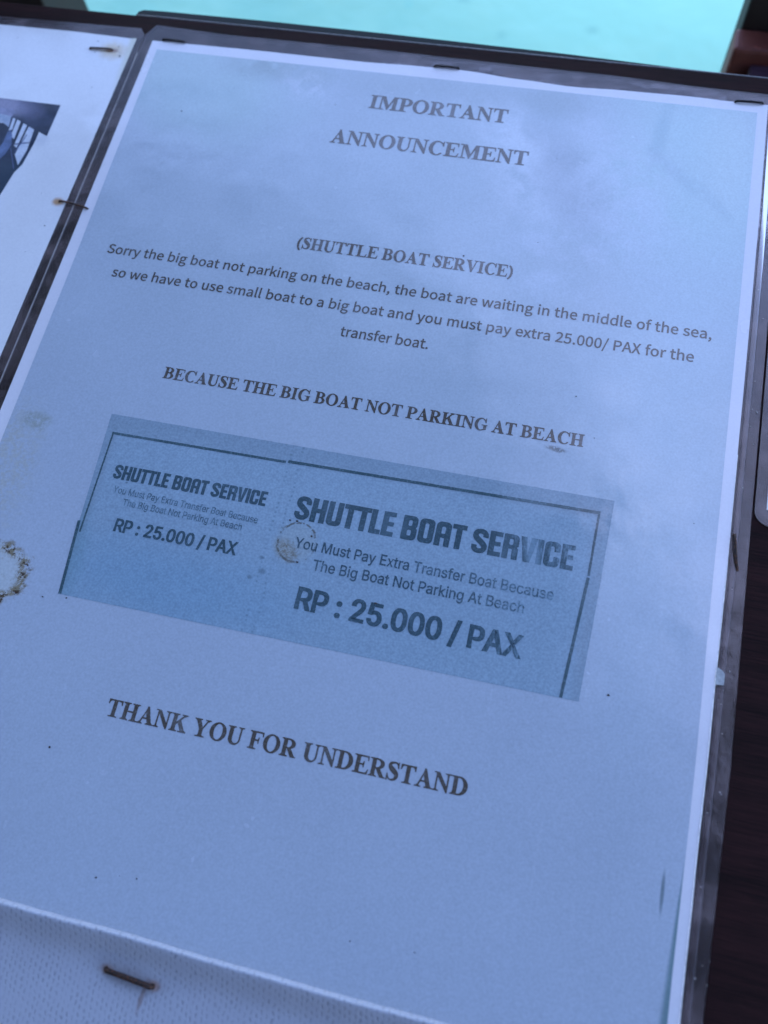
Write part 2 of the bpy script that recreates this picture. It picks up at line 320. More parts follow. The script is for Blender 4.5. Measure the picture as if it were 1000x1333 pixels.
GLYPHS = {
 'H': {
  ',': '97|26,-67 54,-49 71,-24 77,7 74,27 65,40 50,44 38,41 30,34 26,22 30,10 38,2 50,-1 54,0 49,-20 37,-36 19,-48',
  '.': '97|49,-5 60,-1 69,7 72,20 69,32 60,41 49,44 37,41 29,32 26,20 29,7 37,-1',
  '/': '137|4,-63 27,-63 132,278 109,278',
  '0': '194|97,-5 140,10 167,55 177,129 167,203 140,247 97,261 55,247 27,203 18,129 27,55 55,10;97,21 72,33 55,68 48,129 55,190 72,225 97,236 123,225 140,190 146,129 140,68 123,33',
  '2': '194|15,0 177,0 177,28 106,28 92,27 78,26 64,25 117,81 152,134 165,186 155,226 129,252 90,261 60,257 36,244 14,224 33,206 48,221 66,231 86,235 112,229 128,211 133,185 120,138 82,83 15,19',
  '5': '194|92,-5 133,6 164,36 176,83 165,130 137,157 98,165 84,164 72,161 60,155 67,229 163,229 163,257 39,257 30,137 47,126 61,134 75,139 90,141 118,134 137,114 143,83 136,50 116,29 89,22 62,26 42,37 26,50 9,29 30,13 56,0',
  'A': '213|1,0 34,0 59,78 153,78 177,0 211,0 124,257 88,257;67,104 79,144 88,172 97,201 105,230 106,230 115,201 123,172 132,144 145,104',
  'P': '222|35,0 68,0 68,102 110,102 160,111 192,137 204,181 192,226 159,250 109,257 35,257;68,129 68,230 104,230 142,226 165,211 172,181 165,151 143,134 106,129',
  'S': '209|106,-5 153,5 183,31 194,68 187,100 168,122 141,137 104,153 84,162 68,175 62,196 68,215 84,228 110,233 132,230 151,222 168,209 185,230 164,246 139,257 110,261 68,252 39,228 29,193 37,162 57,141 81,127 118,111 140,101 155,87 161,65 154,44 136,29 107,24 81,28 57,39 36,56 17,33 42,13 72,0',
  'X': '201|6,0 40,0 77,69 84,82 91,96 98,111 99,111 107,96 114,82 121,69 159,0 195,0 120,131 190,257 156,257 121,191 116,179 110,167 103,153 102,153 94,167 88,179 82,191 47,257 11,257 81,133',
  'a': '197|76,-5 99,-1 120,9 139,23 140,23 143,0 169,0 169,117 162,158 141,185 103,195 74,191 49,182 29,170 41,148 58,158 77,165 98,168 122,161 134,144 137,120 71,107 33,84 21,49 28,20 47,2;85,21 68,24 56,34 51,51 59,73 87,89 137,99 137,46 120,32 103,24',
  'b': '216|116,-5 157,8 187,42 199,98 190,149 164,183 123,195 102,191 82,182 63,168 64,202 64,279 32,279 32,0 58,0 61,20 62,20 79,7 98,-2;111,22 97,24 81,30 64,42 64,142 82,156 99,165 115,168 144,159 160,135 165,98 158,57 139,31',
  'c': '179|107,-5 129,-2 150,7 169,19 155,41 142,31 127,25 110,22 79,31 59,57 51,95 59,133 80,159 111,168 125,166 137,160 149,152 165,173 150,184 132,192 110,195 64,183 31,149 18,95 30,41 62,7',
  'd': '217|97,-5 119,-1 138,9 155,22 156,22 159,0 185,0 185,279 153,279 153,206 154,173 138,185 121,192 101,195 60,183 30,148 19,95 28,41 55,7;104,22 76,31 58,56 51,95 59,133 79,159 106,168 122,166 137,160 153,148 153,48 137,34 121,25',
  'e': '194|109,-5 133,-2 154,5 172,15 160,36 146,28 130,23 113,21 81,29 59,52 50,88 178,88 179,93 179,99 179,106 170,153 145,184 103,195 62,183 31,148 18,95 31,41 63,7;49,110 59,142 79,163 104,169 129,163 146,143 151,110',
  'f': '114|12,164 37,164 37,0 69,0 69,164 110,164 110,190 69,190 69,220 72,241 81,253 96,258 103,257 110,255 118,252 125,277 115,280 104,282 93,283 62,276 43,254 37,221 37,190 12,188',
  'g': '197|96,-88 147,-78 181,-54 193,-22 185,4 163,19 126,23 89,23 69,26 59,33 56,44 57,53 62,61 68,67 77,63 86,61 96,60 131,68 156,91 166,126 164,142 158,155 150,166 189,166 189,190 123,190 115,193 106,194 96,195 61,187 35,163 25,127 29,106 38,89 50,76 50,75 40,66 32,54 29,39 31,26 37,15 46,8 46,6 31,-6 21,-21 18,-37 28,-64 55,-82;96,82 76,87 61,103 56,127 61,151 76,166 96,172 117,166 131,151 137,127 131,103 116,87;101,-65 71,-61 52,-50 46,-32 48,-21 54,-10 65,0 74,-2 82,-3 90,-3 123,-3 144,-5 157,-13 161,-27 154,-46 133,-60',
  'h': '213|32,0 64,0 64,138 82,154 98,164 116,167 137,162 149,145 152,116 152,0 184,0 184,120 178,161 159,186 126,195 102,191 81,179 63,163 64,202 64,279 32,279',
  'i': '96|32,0 64,0 64,190 32,190;48,229 59,232 67,239 70,251 67,262 59,269 48,271 37,269 30,262 27,251 30,239 37,232',
  'k': '193|32,0 64,0 64,50 99,92 155,0 190,0 118,113 181,190 146,190 65,90 64,90 64,279 32,279',
  'l': '99|66,-5 74,-4 79,-3 84,-2 80,23 77,22 75,22 73,22 69,23 66,28 64,36 64,279 32,279 32,38 36,15 47,0',
  'm': '324|32,0 64,0 64,138 81,154 97,164 112,167 132,162 144,145 147,116 147,0 179,0 179,138 196,154 212,164 227,167 247,162 259,145 263,116 263,0 294,0 294,120 288,161 269,186 237,195 215,190 194,178 174,159 164,178 146,191 121,195 100,191 80,179 62,162 62,162 58,190 32,190',
  'n': '214|32,0 64,0 64,138 82,154 98,164 116,167 137,162 149,145 152,116 152,0 184,0 184,120 178,161 159,186 126,195 102,191 81,179 62,162 62,162 58,190 32,190',
  'o': '212|106,-5 150,7 182,41 194,95 182,149 150,183 106,195 63,183 31,149 18,95 31,41 63,7;106,22 77,31 58,57 51,95 58,133 77,159 106,168 135,159 154,133 161,95 154,57 135,31',
  'p': '217|32,-80 64,-80 64,-16 63,18 81,5 98,-2 116,-5 157,8 187,42 199,98 190,149 164,183 123,195 101,191 81,181 62,168 62,168 58,190 32,190;111,22 97,24 81,30 64,42 64,142 82,156 99,165 115,168 144,159 160,135 165,98 158,57 139,31',
  'r': '136|32,0 64,0 64,122 79,148 95,162 112,166 119,166 125,165 131,163 137,191 131,193 124,195 116,195 96,190 78,176 62,155 62,155 58,190 32,190',
  's': '164|82,-5 120,3 143,24 151,52 142,81 120,98 93,110 73,118 58,128 52,143 56,156 68,166 88,170 103,168 117,162 131,153 146,173 130,184 110,192 87,195 52,188 29,168 22,141 30,115 51,97 77,86 98,78 114,66 120,50 116,35 104,24 83,20 62,23 44,31 27,43 11,22 31,8 56,-1',
  't': '132|92,-5 104,-4 116,-1 127,2 121,27 114,24 106,22 99,21 82,26 72,38 70,58 70,164 121,164 121,190 70,190 70,244 43,244 40,190 9,188 9,164 38,164 38,59 43,25 60,3',
  'u': '213|88,-5 112,0 132,12 151,30 152,30 154,0 181,0 181,190 149,190 149,55 132,37 115,26 97,23 77,28 65,45 62,74 62,190 29,190 29,70 36,29 55,4',
  'v': '182|73,0 111,0 178,190 146,190 110,82 105,63 99,44 93,26 91,26 85,44 79,63 74,82 38,190 5,190',
  'w': '281|62,0 99,0 126,102 131,120 135,138 139,157 141,157 145,138 150,120 154,103 181,0 220,0 272,190 241,190 213,80 209,62 205,45 202,27 200,27 195,45 191,62 187,80 157,190 126,190 96,80 92,62 87,45 83,27 82,27 78,45 74,62 70,80 42,190 9,190',
  'x': '174|5,0 39,0 64,44 71,56 77,67 84,78 85,78 93,67 100,56 106,44 134,0 169,0 106,96 164,190 131,190 107,148 102,138 96,127 91,117 89,117 83,127 76,138 70,148 45,190 10,190 68,99',
  'y': '182|35,-82 68,-73 91,-50 106,-16 178,190 147,190 112,85 107,67 102,49 97,31 95,31 89,49 82,67 76,85 38,190 5,190 81,0 77,-15 67,-36 53,-50 34,-56 29,-55 24,-54 19,-53 13,-78 19,-80 27,-81',
 },
 'A': {
  '.': '188|95,-4 83,-3 73,1 63,9 55,18 51,29 50,41 51,53 55,64 63,73 73,81 83,85 95,87 107,85 118,81 128,73 135,64 140,53 141,41 140,29 135,18 128,9 118,1 107,-3',
  '/': '249|235,533 71,-76 14,-76 178,533',
  '0': '453|227,-7 191,-3 158,7 130,24 105,48 85,77 69,113 57,155 50,202 48,254 50,306 57,353 69,395 85,431 106,461 130,484 159,502 191,512 227,516 262,512 295,502 323,484 348,461 368,431 384,395 396,353 403,306 405,254 403,202 396,155 384,113 368,77 348,48 323,24 295,7 263,-3;227,50 250,52 271,60 290,74 306,92 320,116 330,144 338,176 342,213 344,254 342,295 338,332 330,365 320,393 306,416 290,435 271,449 250,457 227,460 203,457 182,449 163,435 147,416 134,393 123,365 115,332 111,295 109,254 111,213 115,176 123,144 134,116 147,92 163,74 182,60 203,52',
  '2': '453|64,0 64,47 234,229 252,248 268,266 282,282 294,298 303,312 311,327 316,341 319,356 320,371 319,389 315,405 308,419 298,431 287,441 273,449 258,455 241,458 224,460 205,458 188,454 172,447 159,438 148,427 139,413 132,398 128,381 127,362 66,362 68,391 75,418 86,442 102,464 121,482 143,496 168,507 196,513 225,516 254,513 281,507 306,497 328,482 346,465 361,445 372,423 379,398 381,372 380,354 377,336 371,318 363,299 351,280 336,259 317,235 294,209 267,180 153,60 153,57 389,57 389,0',
  '5': '453|221,-7 192,-5 165,1 140,11 118,25 99,41 83,60 71,82 63,105 60,130 122,130 125,115 130,102 138,89 148,78 160,68 173,60 188,54 204,51 221,50 241,51 259,56 276,64 291,75 304,89 314,104 322,122 326,141 328,162 326,183 321,203 314,221 303,237 290,251 275,262 257,270 238,275 218,277 201,276 184,273 167,268 152,262 139,255 128,246 67,253 96,509 366,509 366,452 151,452 134,301 136,301 148,311 162,318 178,325 194,330 212,333 229,334 252,332 274,328 294,321 313,311 330,299 345,285 358,269 370,251 379,231 386,210 390,187 391,163 388,132 381,102 369,76 352,52 332,32 309,15 282,3 253,-4',
  ':': '188|95,-4 83,-3 73,1 63,9 55,18 51,29 50,41 51,53 55,64 63,73 73,81 83,85 95,87 107,85 118,81 128,73 135,64 140,53 141,41 140,29 135,18 128,9 118,1 107,-3;95,271 83,272 73,277 63,284 55,294 51,304 50,316 51,328 55,339 63,349 73,356 83,360 95,362 107,360 118,356 128,349 135,339 140,328 141,316 140,304 135,294 128,284 118,277 107,272',
  'A': '480|16,0 201,509 276,509 463,0 395,0 287,302 280,323 272,346 264,372 255,402 244,438 232,478 245,478 233,437 222,402 213,371 204,345 197,322 191,302 85,0;110,142 110,199 370,199 370,142',
  'B': '456|60,0 60,509 241,509 274,507 304,501 329,491 350,477 367,461 381,442 390,421 396,398 398,374 397,353 393,336 387,320 378,307 368,295 356,286 343,278 329,272 315,267 315,262 331,260 347,254 363,245 378,234 391,220 402,203 411,184 416,161 418,136 416,111 410,88 400,67 386,48 368,31 344,18 317,8 284,2 247,0;125,57 245,57 281,60 309,67 330,80 344,96 353,115 355,137 354,153 350,169 342,184 333,197 320,209 306,218 289,225 269,229 248,231 125,231;125,285 238,285 256,287 273,290 288,296 302,304 314,314 323,326 330,340 335,355 336,372 333,393 326,412 313,429 294,442 270,449 240,452 125,452',
  'E': '419|60,0 60,509 372,509 372,452 125,452 125,286 355,286 355,229 125,229 125,57 375,57 375,0',
  'M': '628|60,0 60,509 152,509 277,187 280,179 284,170 287,159 291,147 295,135 299,123 303,110 307,97 311,84 315,71 319,60 322,49 307,49 311,59 314,71 318,83 322,95 326,108 330,121 334,134 338,146 342,158 346,169 349,179 352,187 476,509 568,509 568,0 504,0 504,291 504,302 504,314 504,327 505,340 505,354 505,369 506,413 506,428 507,443 507,457 513,457 508,441 503,425 498,409 492,393 487,378 482,363 477,348 472,335 467,322 463,310 459,300 456,291 342,0 286,0 170,291 167,300 163,310 159,321 155,333 150,347 145,361 140,376 134,392 129,408 124,424 118,441 112,457 119,457 119,444 120,430 120,416 120,401 121,386 121,372 122,328 122,315 122,302 122,291 122,0',
  'N': '523|60,0 60,509 136,509 343,183 349,174 355,163 363,151 371,137 379,122 388,107 396,90 405,73 414,55 405,54 403,72 402,90 401,108 400,126 399,142 399,157 399,171 399,184 399,195 399,509 463,509 463,0 387,0 202,290 194,303 186,317 177,331 168,346 159,363 148,381 136,402 123,425 108,452 119,454 120,429 121,406 122,384 123,363 124,345 124,328 125,313 125,301 125,291 125,0',
  'P': '445|60,0 60,509 235,509 272,506 305,499 332,487 356,471 375,452 390,430 400,404 407,377 409,348 407,318 400,291 390,265 375,243 356,223 332,207 305,195 272,188 235,186 109,186 109,242 233,242 257,244 279,248 297,256 312,266 324,279 333,294 339,310 343,328 344,348 343,367 339,385 333,402 324,416 312,428 297,439 279,446 257,451 232,452 125,452 125,0',
  'R': '449|60,0 60,509 236,509 273,506 305,500 333,489 356,473 376,455 390,433 401,408 407,381 409,352 407,323 401,296 390,271 376,250 356,232 333,217 305,206 273,200 236,198 96,198 96,255 234,255 258,256 280,260 298,267 313,276 325,287 334,300 340,316 344,333 345,352 344,371 340,389 334,405 325,419 313,430 298,440 279,446 258,451 233,452 125,452 125,0;353,0 230,229 303,229 428,0',
  'T': '449|32,452 32,509 417,509 417,452 257,452 257,0 193,0 193,452',
  'X': '474|18,0 217,284 217,236 29,509 104,509 178,400 188,386 196,373 204,361 211,350 217,340 223,329 230,318 236,305 243,292 232,292 239,305 246,317 252,329 258,339 265,350 272,361 280,373 288,386 298,400 374,509 446,509 259,239 259,287 456,0 382,0 292,129 283,142 275,154 268,165 262,175 256,185 250,195 244,206 237,218 230,231 244,231 238,219 231,207 225,196 219,186 213,176 206,166 199,155 191,143 182,129 91,0',
  'Y': '472|203,0 203,208 16,509 91,509 192,344 203,327 213,309 222,292 231,274 240,254 250,230 224,230 233,254 242,275 251,293 260,310 270,327 280,344 381,509 455,509 268,208 268,0',
  'a': '389|160,-9 137,-7 115,-3 94,5 76,15 60,29 48,45 38,63 32,84 30,108 32,128 36,146 43,161 53,174 64,184 78,193 92,200 108,206 125,211 143,214 161,217 178,220 200,223 218,225 234,227 247,229 257,231 265,235 271,240 274,246 276,255 276,257 275,272 272,285 267,297 260,307 251,315 240,322 227,327 212,330 196,331 178,330 163,327 149,322 137,316 127,309 118,301 110,292 104,283 100,274 41,291 51,313 64,331 79,346 95,358 114,368 133,375 153,380 173,383 194,384 208,384 223,382 239,379 255,375 271,369 286,360 300,350 312,336 322,320 330,301 335,278 337,251 337,0 277,0 277,52 272,52 267,43 260,34 252,25 242,16 229,8 215,1 199,-4 181,-7;170,45 192,47 211,51 228,59 242,68 254,80 263,93 270,108 274,122 276,138 276,190 272,187 267,184 259,182 251,180 241,178 231,176 221,174 210,173 200,171 191,170 182,169 175,168 161,166 147,163 134,159 122,153 112,147 103,139 97,130 93,118 92,105 93,93 96,82 102,72 109,64 119,57 130,52 142,48 156,46',
  'c': '396|207,-8 174,-5 144,3 117,16 93,35 72,58 56,85 44,116 37,150 34,187 37,225 44,260 56,291 72,318 93,341 117,360 144,374 174,382 207,384 226,384 243,381 260,377 276,371 291,364 305,356 318,346 330,335 340,322 349,308 356,293 362,277 303,262 300,272 295,281 290,289 284,297 278,304 270,311 261,316 252,321 242,325 231,328 220,329 207,330 184,328 163,321 145,310 130,296 118,278 108,258 102,236 98,212 96,187 98,163 102,139 108,117 118,97 130,80 145,66 163,55 184,49 207,46 220,47 232,49 243,52 253,55 262,60 271,66 279,73 285,80 292,89 297,98 301,107 304,117 363,102 357,86 350,70 341,56 331,43 319,32 306,21 292,12 277,5 261,-1 244,-5 226,-7',
  'e': '404|212,-8 177,-5 145,3 117,16 92,35 72,58 56,85 44,116 37,150 34,187 36,224 44,258 55,290 71,317 91,340 115,359 142,373 172,382 205,384 226,383 246,380 266,374 285,366 303,355 319,341 334,324 347,305 357,282 365,256 370,227 371,194 371,169 75,169 75,221 338,221 310,202 308,226 304,248 298,269 288,286 277,301 263,314 246,323 227,328 205,330 183,328 164,323 146,313 131,301 119,286 109,270 102,251 97,231 96,211 96,178 98,151 102,127 110,106 121,88 135,73 151,61 169,53 190,48 212,46 227,47 241,49 254,53 265,58 276,65 285,73 294,82 300,93 306,105 365,91 358,72 348,55 335,39 320,26 302,14 283,4 261,-3 237,-7',
  'f': '254|228,379 228,327 6,327 6,379;81,0 81,432 82,452 87,470 96,486 107,499 120,510 135,519 152,525 169,529 187,530 201,530 212,529 222,527 231,525 238,523 243,521 227,468 224,470 220,471 215,472 209,473 202,474 195,474 178,472 164,468 154,460 147,449 143,435 142,419 142,0',
  'g': '425|207,-151 180,-149 156,-146 134,-140 114,-132 97,-122 82,-110 70,-97 59,-84 51,-69 101,-41 107,-49 114,-57 122,-66 131,-74 142,-82 154,-88 169,-93 187,-96 207,-97 236,-95 261,-87 282,-75 298,-58 308,-34 311,-6 311,68 306,68 301,60 294,51 287,41 277,32 266,23 252,16 236,10 217,6 195,5 165,7 138,14 113,27 90,43 71,65 55,90 43,120 36,154 34,191 36,229 43,263 55,293 71,320 90,342 112,361 138,374 166,382 196,384 218,383 237,379 253,373 267,365 279,356 288,346 296,336 302,327 308,319 313,319 313,379 372,379 372,-9 370,-40 363,-67 350,-90 334,-109 314,-124 291,-136 265,-144 237,-149;205,59 227,61 246,66 264,75 278,87 290,103 300,121 307,142 311,166 312,193 311,219 307,242 300,264 291,283 279,299 264,312 247,322 227,328 205,330 182,328 163,322 145,312 130,298 118,282 109,262 102,241 98,218 96,193 98,167 102,144 109,123 118,104 131,88 145,76 163,66 183,61',
  'h': '410|114,227 114,0 53,0 53,509 114,509 114,287 102,287 116,319 132,344 152,362 175,374 200,382 227,384 252,383 275,377 295,369 313,356 328,340 341,321 350,298 355,271 357,240 357,0 296,0 296,235 293,263 286,286 273,304 256,318 235,326 210,329 192,328 176,324 161,317 147,308 136,297 126,283 119,266 115,248',
  'i': '167|53,0 53,379 114,379 114,0;84,443 73,444 63,448 54,455 47,463 43,472 41,483 43,494 47,504 54,512 63,518 73,522 84,524 95,522 105,518 114,512 121,504 125,494 126,483 125,472 121,463 114,455 105,448 95,444',
  'k': '381|110,137 110,212 121,212 284,379 360,379 184,199 177,199;53,0 53,509 114,509 114,0;294,0 148,186 191,229 372,0',
  'n': '410|114,227 114,0 53,0 53,379 112,379 112,287 102,287 116,319 132,344 152,362 175,374 200,382 227,384 252,383 275,377 295,369 313,356 328,340 341,321 350,298 355,271 357,240 357,0 296,0 296,235 293,263 286,286 273,304 256,318 235,326 210,329 192,328 176,324 161,317 147,308 136,297 126,283 119,266 115,248',
  'o': '415|207,-8 174,-5 144,3 117,16 93,35 72,58 56,85 44,116 37,150 34,187 37,225 44,260 56,291 72,318 93,341 117,360 144,374 174,382 207,384 241,382 271,374 299,360 323,341 343,318 359,291 371,260 379,225 381,187 379,150 371,116 359,85 343,58 323,35 299,16 271,3 241,-5;207,46 231,49 252,55 270,66 285,80 298,97 307,117 314,139 318,163 319,187 318,212 314,236 307,258 298,278 285,296 270,310 252,321 231,328 207,330 184,328 163,321 145,310 130,296 118,278 108,258 102,236 98,212 96,187 98,163 102,139 108,117 118,97 130,80 145,66 163,55 184,49',
  'r': '259|53,0 53,379 112,379 112,321 115,321 124,339 137,354 152,367 171,377 191,383 213,385 218,385 223,385 229,384 243,384 243,322 241,323 236,324 230,324 223,325 215,326 207,326 190,324 174,321 159,315 146,306 135,296 126,284 119,269 115,254 114,237 114,0',
  's': '365|182,-8 157,-7 133,-3 112,3 93,12 76,24 62,38 50,54 41,73 36,94 94,107 101,87 111,72 124,60 141,52 160,47 181,45 206,47 227,53 244,62 258,74 265,88 268,103 266,115 262,126 254,136 243,144 229,150 212,155 149,170 118,180 92,192 72,208 58,227 50,249 47,274 49,295 55,314 65,332 79,347 95,360 115,370 137,378 161,383 187,384 212,383 234,379 254,372 271,363 286,352 299,339 309,324 318,308 324,290 268,277 262,291 254,304 243,316 228,325 210,331 187,333 166,331 147,326 131,317 119,305 111,292 109,277 110,264 115,253 124,243 136,235 152,229 172,223 229,209 261,200 287,187 306,171 320,153 328,131 331,107 329,85 323,65 312,47 298,31 281,18 260,6 236,-2 210,-7',
  't': '227|204,379 204,327 6,327 6,379;65,471 126,471 126,98 127,83 130,70 136,61 144,55 156,51 170,50 175,50 180,50 185,51 191,52 197,53 202,54 213,2 207,0 200,-2 192,-3 184,-3 176,-4 168,-4 138,-1 113,7 92,21 77,41 68,64 65,93',
  'u': '410|182,-5 158,-3 135,2 115,11 97,23 82,39 69,59 60,82 54,109 53,139 53,379 114,379 114,144 116,117 124,94 137,75 154,61 175,53 200,50 218,51 234,55 249,62 263,71 274,83 283,97 290,113 295,132 296,153 296,379 357,379 357,0 298,0 298,92 307,92 294,60 277,35 257,17 234,5 209,-3',
  'x': '379|21,0 171,218 171,171 29,379 100,379 147,306 159,287 170,270 179,253 188,237 198,221 207,206 175,206 185,221 194,237 202,253 211,270 222,287 233,306 282,379 352,379 209,169 209,214 358,0 287,0 231,85 219,103 209,120 200,136 191,152 182,167 173,182 205,182 195,167 187,152 178,136 170,120 160,103 148,85 91,0',
  'y': '389|47,-139 61,-86 71,-87 83,-89 94,-90 104,-89 113,-86 122,-81 130,-74 138,-64 145,-51 151,-36 163,-1 17,379 84,379 165,155 173,132 180,109 187,87 193,64 199,42 206,21 184,21 190,42 196,64 202,87 209,110 216,132 224,155 305,379 371,379 204,-58 196,-77 187,-93 177,-107 165,-119 153,-128 139,-136 125,-141 109,-144 91,-145 82,-145 73,-144 65,-143 57,-142 52,-140',
 },
}
SERIF = serif_font(); TICKET = ticket_font()
HUMAN = outline_font(GLYPHS['H'], 257, 90, 5.5); GROT = outline_font(GLYPHS['A'], 509, 195, 12); GROTB = outline_font(GLYPHS['A'], 509, 195, 17, 16)
_tri = {}
def text(name, s, font, x0, x1, y0, y1, cap, z, mat, parent, track=0.0, label=None, capr=None):
    """one printed line: baseline from (x0,y0) to (x1,y1) in mm, capitals `cap` high"""
    capr = cap if capr is None else capr
    pen = 0; put = []; lo = 1e9; hi = -1e9
    for c in s:
        if c == ' ': pen += font['space'] + track; continue
        mode, adv, shp = font['g'][c]
        key = (id(font), c)
        if key not in _tri: _V, _F = cdt(shp, mode); _tri[key] = (fatten(_V, _F, font['fat']), _F)
        V, F = _tri[key]; put.append((pen, V, F))
        lo = min(lo, pen + min(v[0] for v in V)); hi = max(hi, pen + max(v[0] for v in V)); pen += adv + track
    verts = []; faces = []
    for p, V, F in put:
        for k, sx in enumerate((-font['smear'], 0, font['smear']) if font.get('smear') else (0,)):   # ink spread sideways
            b = len(verts)
            for vx, vy in V:
                u = (p + vx + sx - lo) / (hi - lo); v = vy / font['cap']
                verts.append((x0 + (x1 - x0) * u, y0 + (y1 - y0) * u + v * (cap + (capr - cap) * u), z + 0.008 * k))
            faces += [[i + b for i in f] for f in F]
    o = mesh_obj(name, verts, faces, mat, parent)
    if label: o['label'] = label
    print('TEXT %-40s natural cap %.2f used %.2f' % (s[:40], (x1 - x0) / (hi - lo) * font['cap'], cap))
    return o

# ------------------------------------------------------------------ materials
def wood_mat(name, dark, light, rough=0.5, sx=0.02, sy=1.0, spec=0.5, bump=0.35):
    t = NT(name)
    g = t.noise(1.0, 6, 0.62, t.vec(sx, sy, sy), 0.3)
    g2 = t.noise(1.0, 3, 0.5, t.vec(sx * 0.3, sy * 0.12, sy * 0.12))
    pores = t.noise(1.0, 3, 0.7, t.vec(sx * 3, sy * 3.2, sy * 3.2))
    f = t.math('ADD', t.math('MULTIPLY', g, 0.7), t.math('MULTIPLY', g2, 0.45), clamp=True)
    c = t.mix(t.ramp(f, 0.35, 0.8), dark, light)
    c = t.mix(t.ramp(pores, 0.60, 0.72, 0, 0.5), c, tuple(q * 1.9 for q in light))
    h = t.math('ADD', g, t.math('MULTIPLY', pores, 0.6))
    rg = t.math('ADD', rough - 0.1, t.math('MULTIPLY', g, 0.2))
    return t.done(t.principled(c, rg, t.bump(h, bump, 0.0006), spec=spec))
M_board = wood_mat('dark stained wood', (0.006, 0.0022, 0.0022), (0.029, 0.0095, 0.009), 0.65, 0.07, 2.1, 0.08)
M_post = wood_mat('post wood', (0.012, 0.008, 0.006), (0.03, 0.02, 0.015), 0.6, 0.06, 0.06)
M_block = wood_mat('reddish brown wood', (0.14, 0.034, 0.025), (0.22, 0.065, 0.045), 0.5, 0.06, 0.06)
M_deck = wood_mat('weathered deck wood', (0.09, 0.065, 0.045), (0.18, 0.135, 0.1), 0.7, 0.004, 0.05)
M_blocker = wood_mat('light blocker planks', (0.03, 0.02, 0.014), (0.07, 0.045, 0.03), 0.8, 0.004, 0.05)

def sea_mat():
    t = NT('shallow turquoise sea')
    n = t.noise(0.004, 4, 0.55); n2 = t.noise(0.02, 3, 0.6)
    c = t.mix(t.ramp(n, 0.3, 0.7), (0.056, 0.178, 0.178), (0.078, 0.21, 0.203))
    c = t.mix(t.math('MULTIPLY', t.blob(520, 1620, 620, 190, 0.75, 10, 0.7, 0.004), 0.85), c, (0.095, 0.262, 0.255))
    for cx, cy, r_ in ((-160, 1500, 16), (130, 1440, 11), (-60, 1400, 9)): c = t.mix(t.math('MULTIPLY', t.blob(cx, cy, r_, r_ * 0.7, 0.6, 0, 0.6, 0.05), 0.5), c, (0.03, 0.12, 0.13))
    spots = t.ramp(n2, 0.66, 0.74, 0, 0.35)
    c = t.mix(spots, c, (0.03, 0.20, 0.24))
    h = t.math('ADD', t.noise(0.006, 3, 0.5), t.math('MULTIPLY', t.noise(0.03, 2, 0.5), 0.25))
    return t.done(t.principled(c, 0.08, t.bump(h, 0.25, 0.05), spec=0.5))
M_sea = sea_mat()

PAPER = (0.70, 0.68, 0.70)
PRINT = (0.405, 0.456, 0.515)
def grain(t, c, amt=0.07, big=0.05):
    g = t.noise(1.6, 1, 0.5); g2 = t.noise(0.6, 3, 0.65); g3 = t.noise(0.02, 3, 0.55)
    f = t.math('ADD', t.math('MULTIPLY', t.math('SUBTRACT', g, 0.5), amt * 5), t.math('MULTIPLY', t.math('SUBTRACT', g2, 0.5), big * 2.6))
    f = t.math('ADD', f, t.math('MULTIPLY', t.math('SUBTRACT', g3, 0.5), 0.12))
    f = t.math('ADD', f, 1.0)
    cc = t.n.new('ShaderNodeVectorMath'); cc.operation = 'SCALE'
    t.put(cc.inputs[0], c); t.l.new(f, cc.inputs['Scale'])
    return cc.outputs[0]
def col(t, c):
    n = t.n.new('ShaderNodeRGB'); n.outputs[0].default_value = (*c, 1); return n.outputs[0]

def paper_mat():
    t = NT('white paper under film')
    c = col(t, PAPER)
    c = t.mix(t.math('MULTIPLY', t.ramp(t.noise(0.35, 4, 0.65), 0.60, 0.75), t.ramp(t.x, 9, 0, 0, 0.25)), c, (0.45, 0.42, 0.33))
    return t.done(t.gloss(grain(t, c, 0.02, 0.02)))
M_paper = paper_mat()

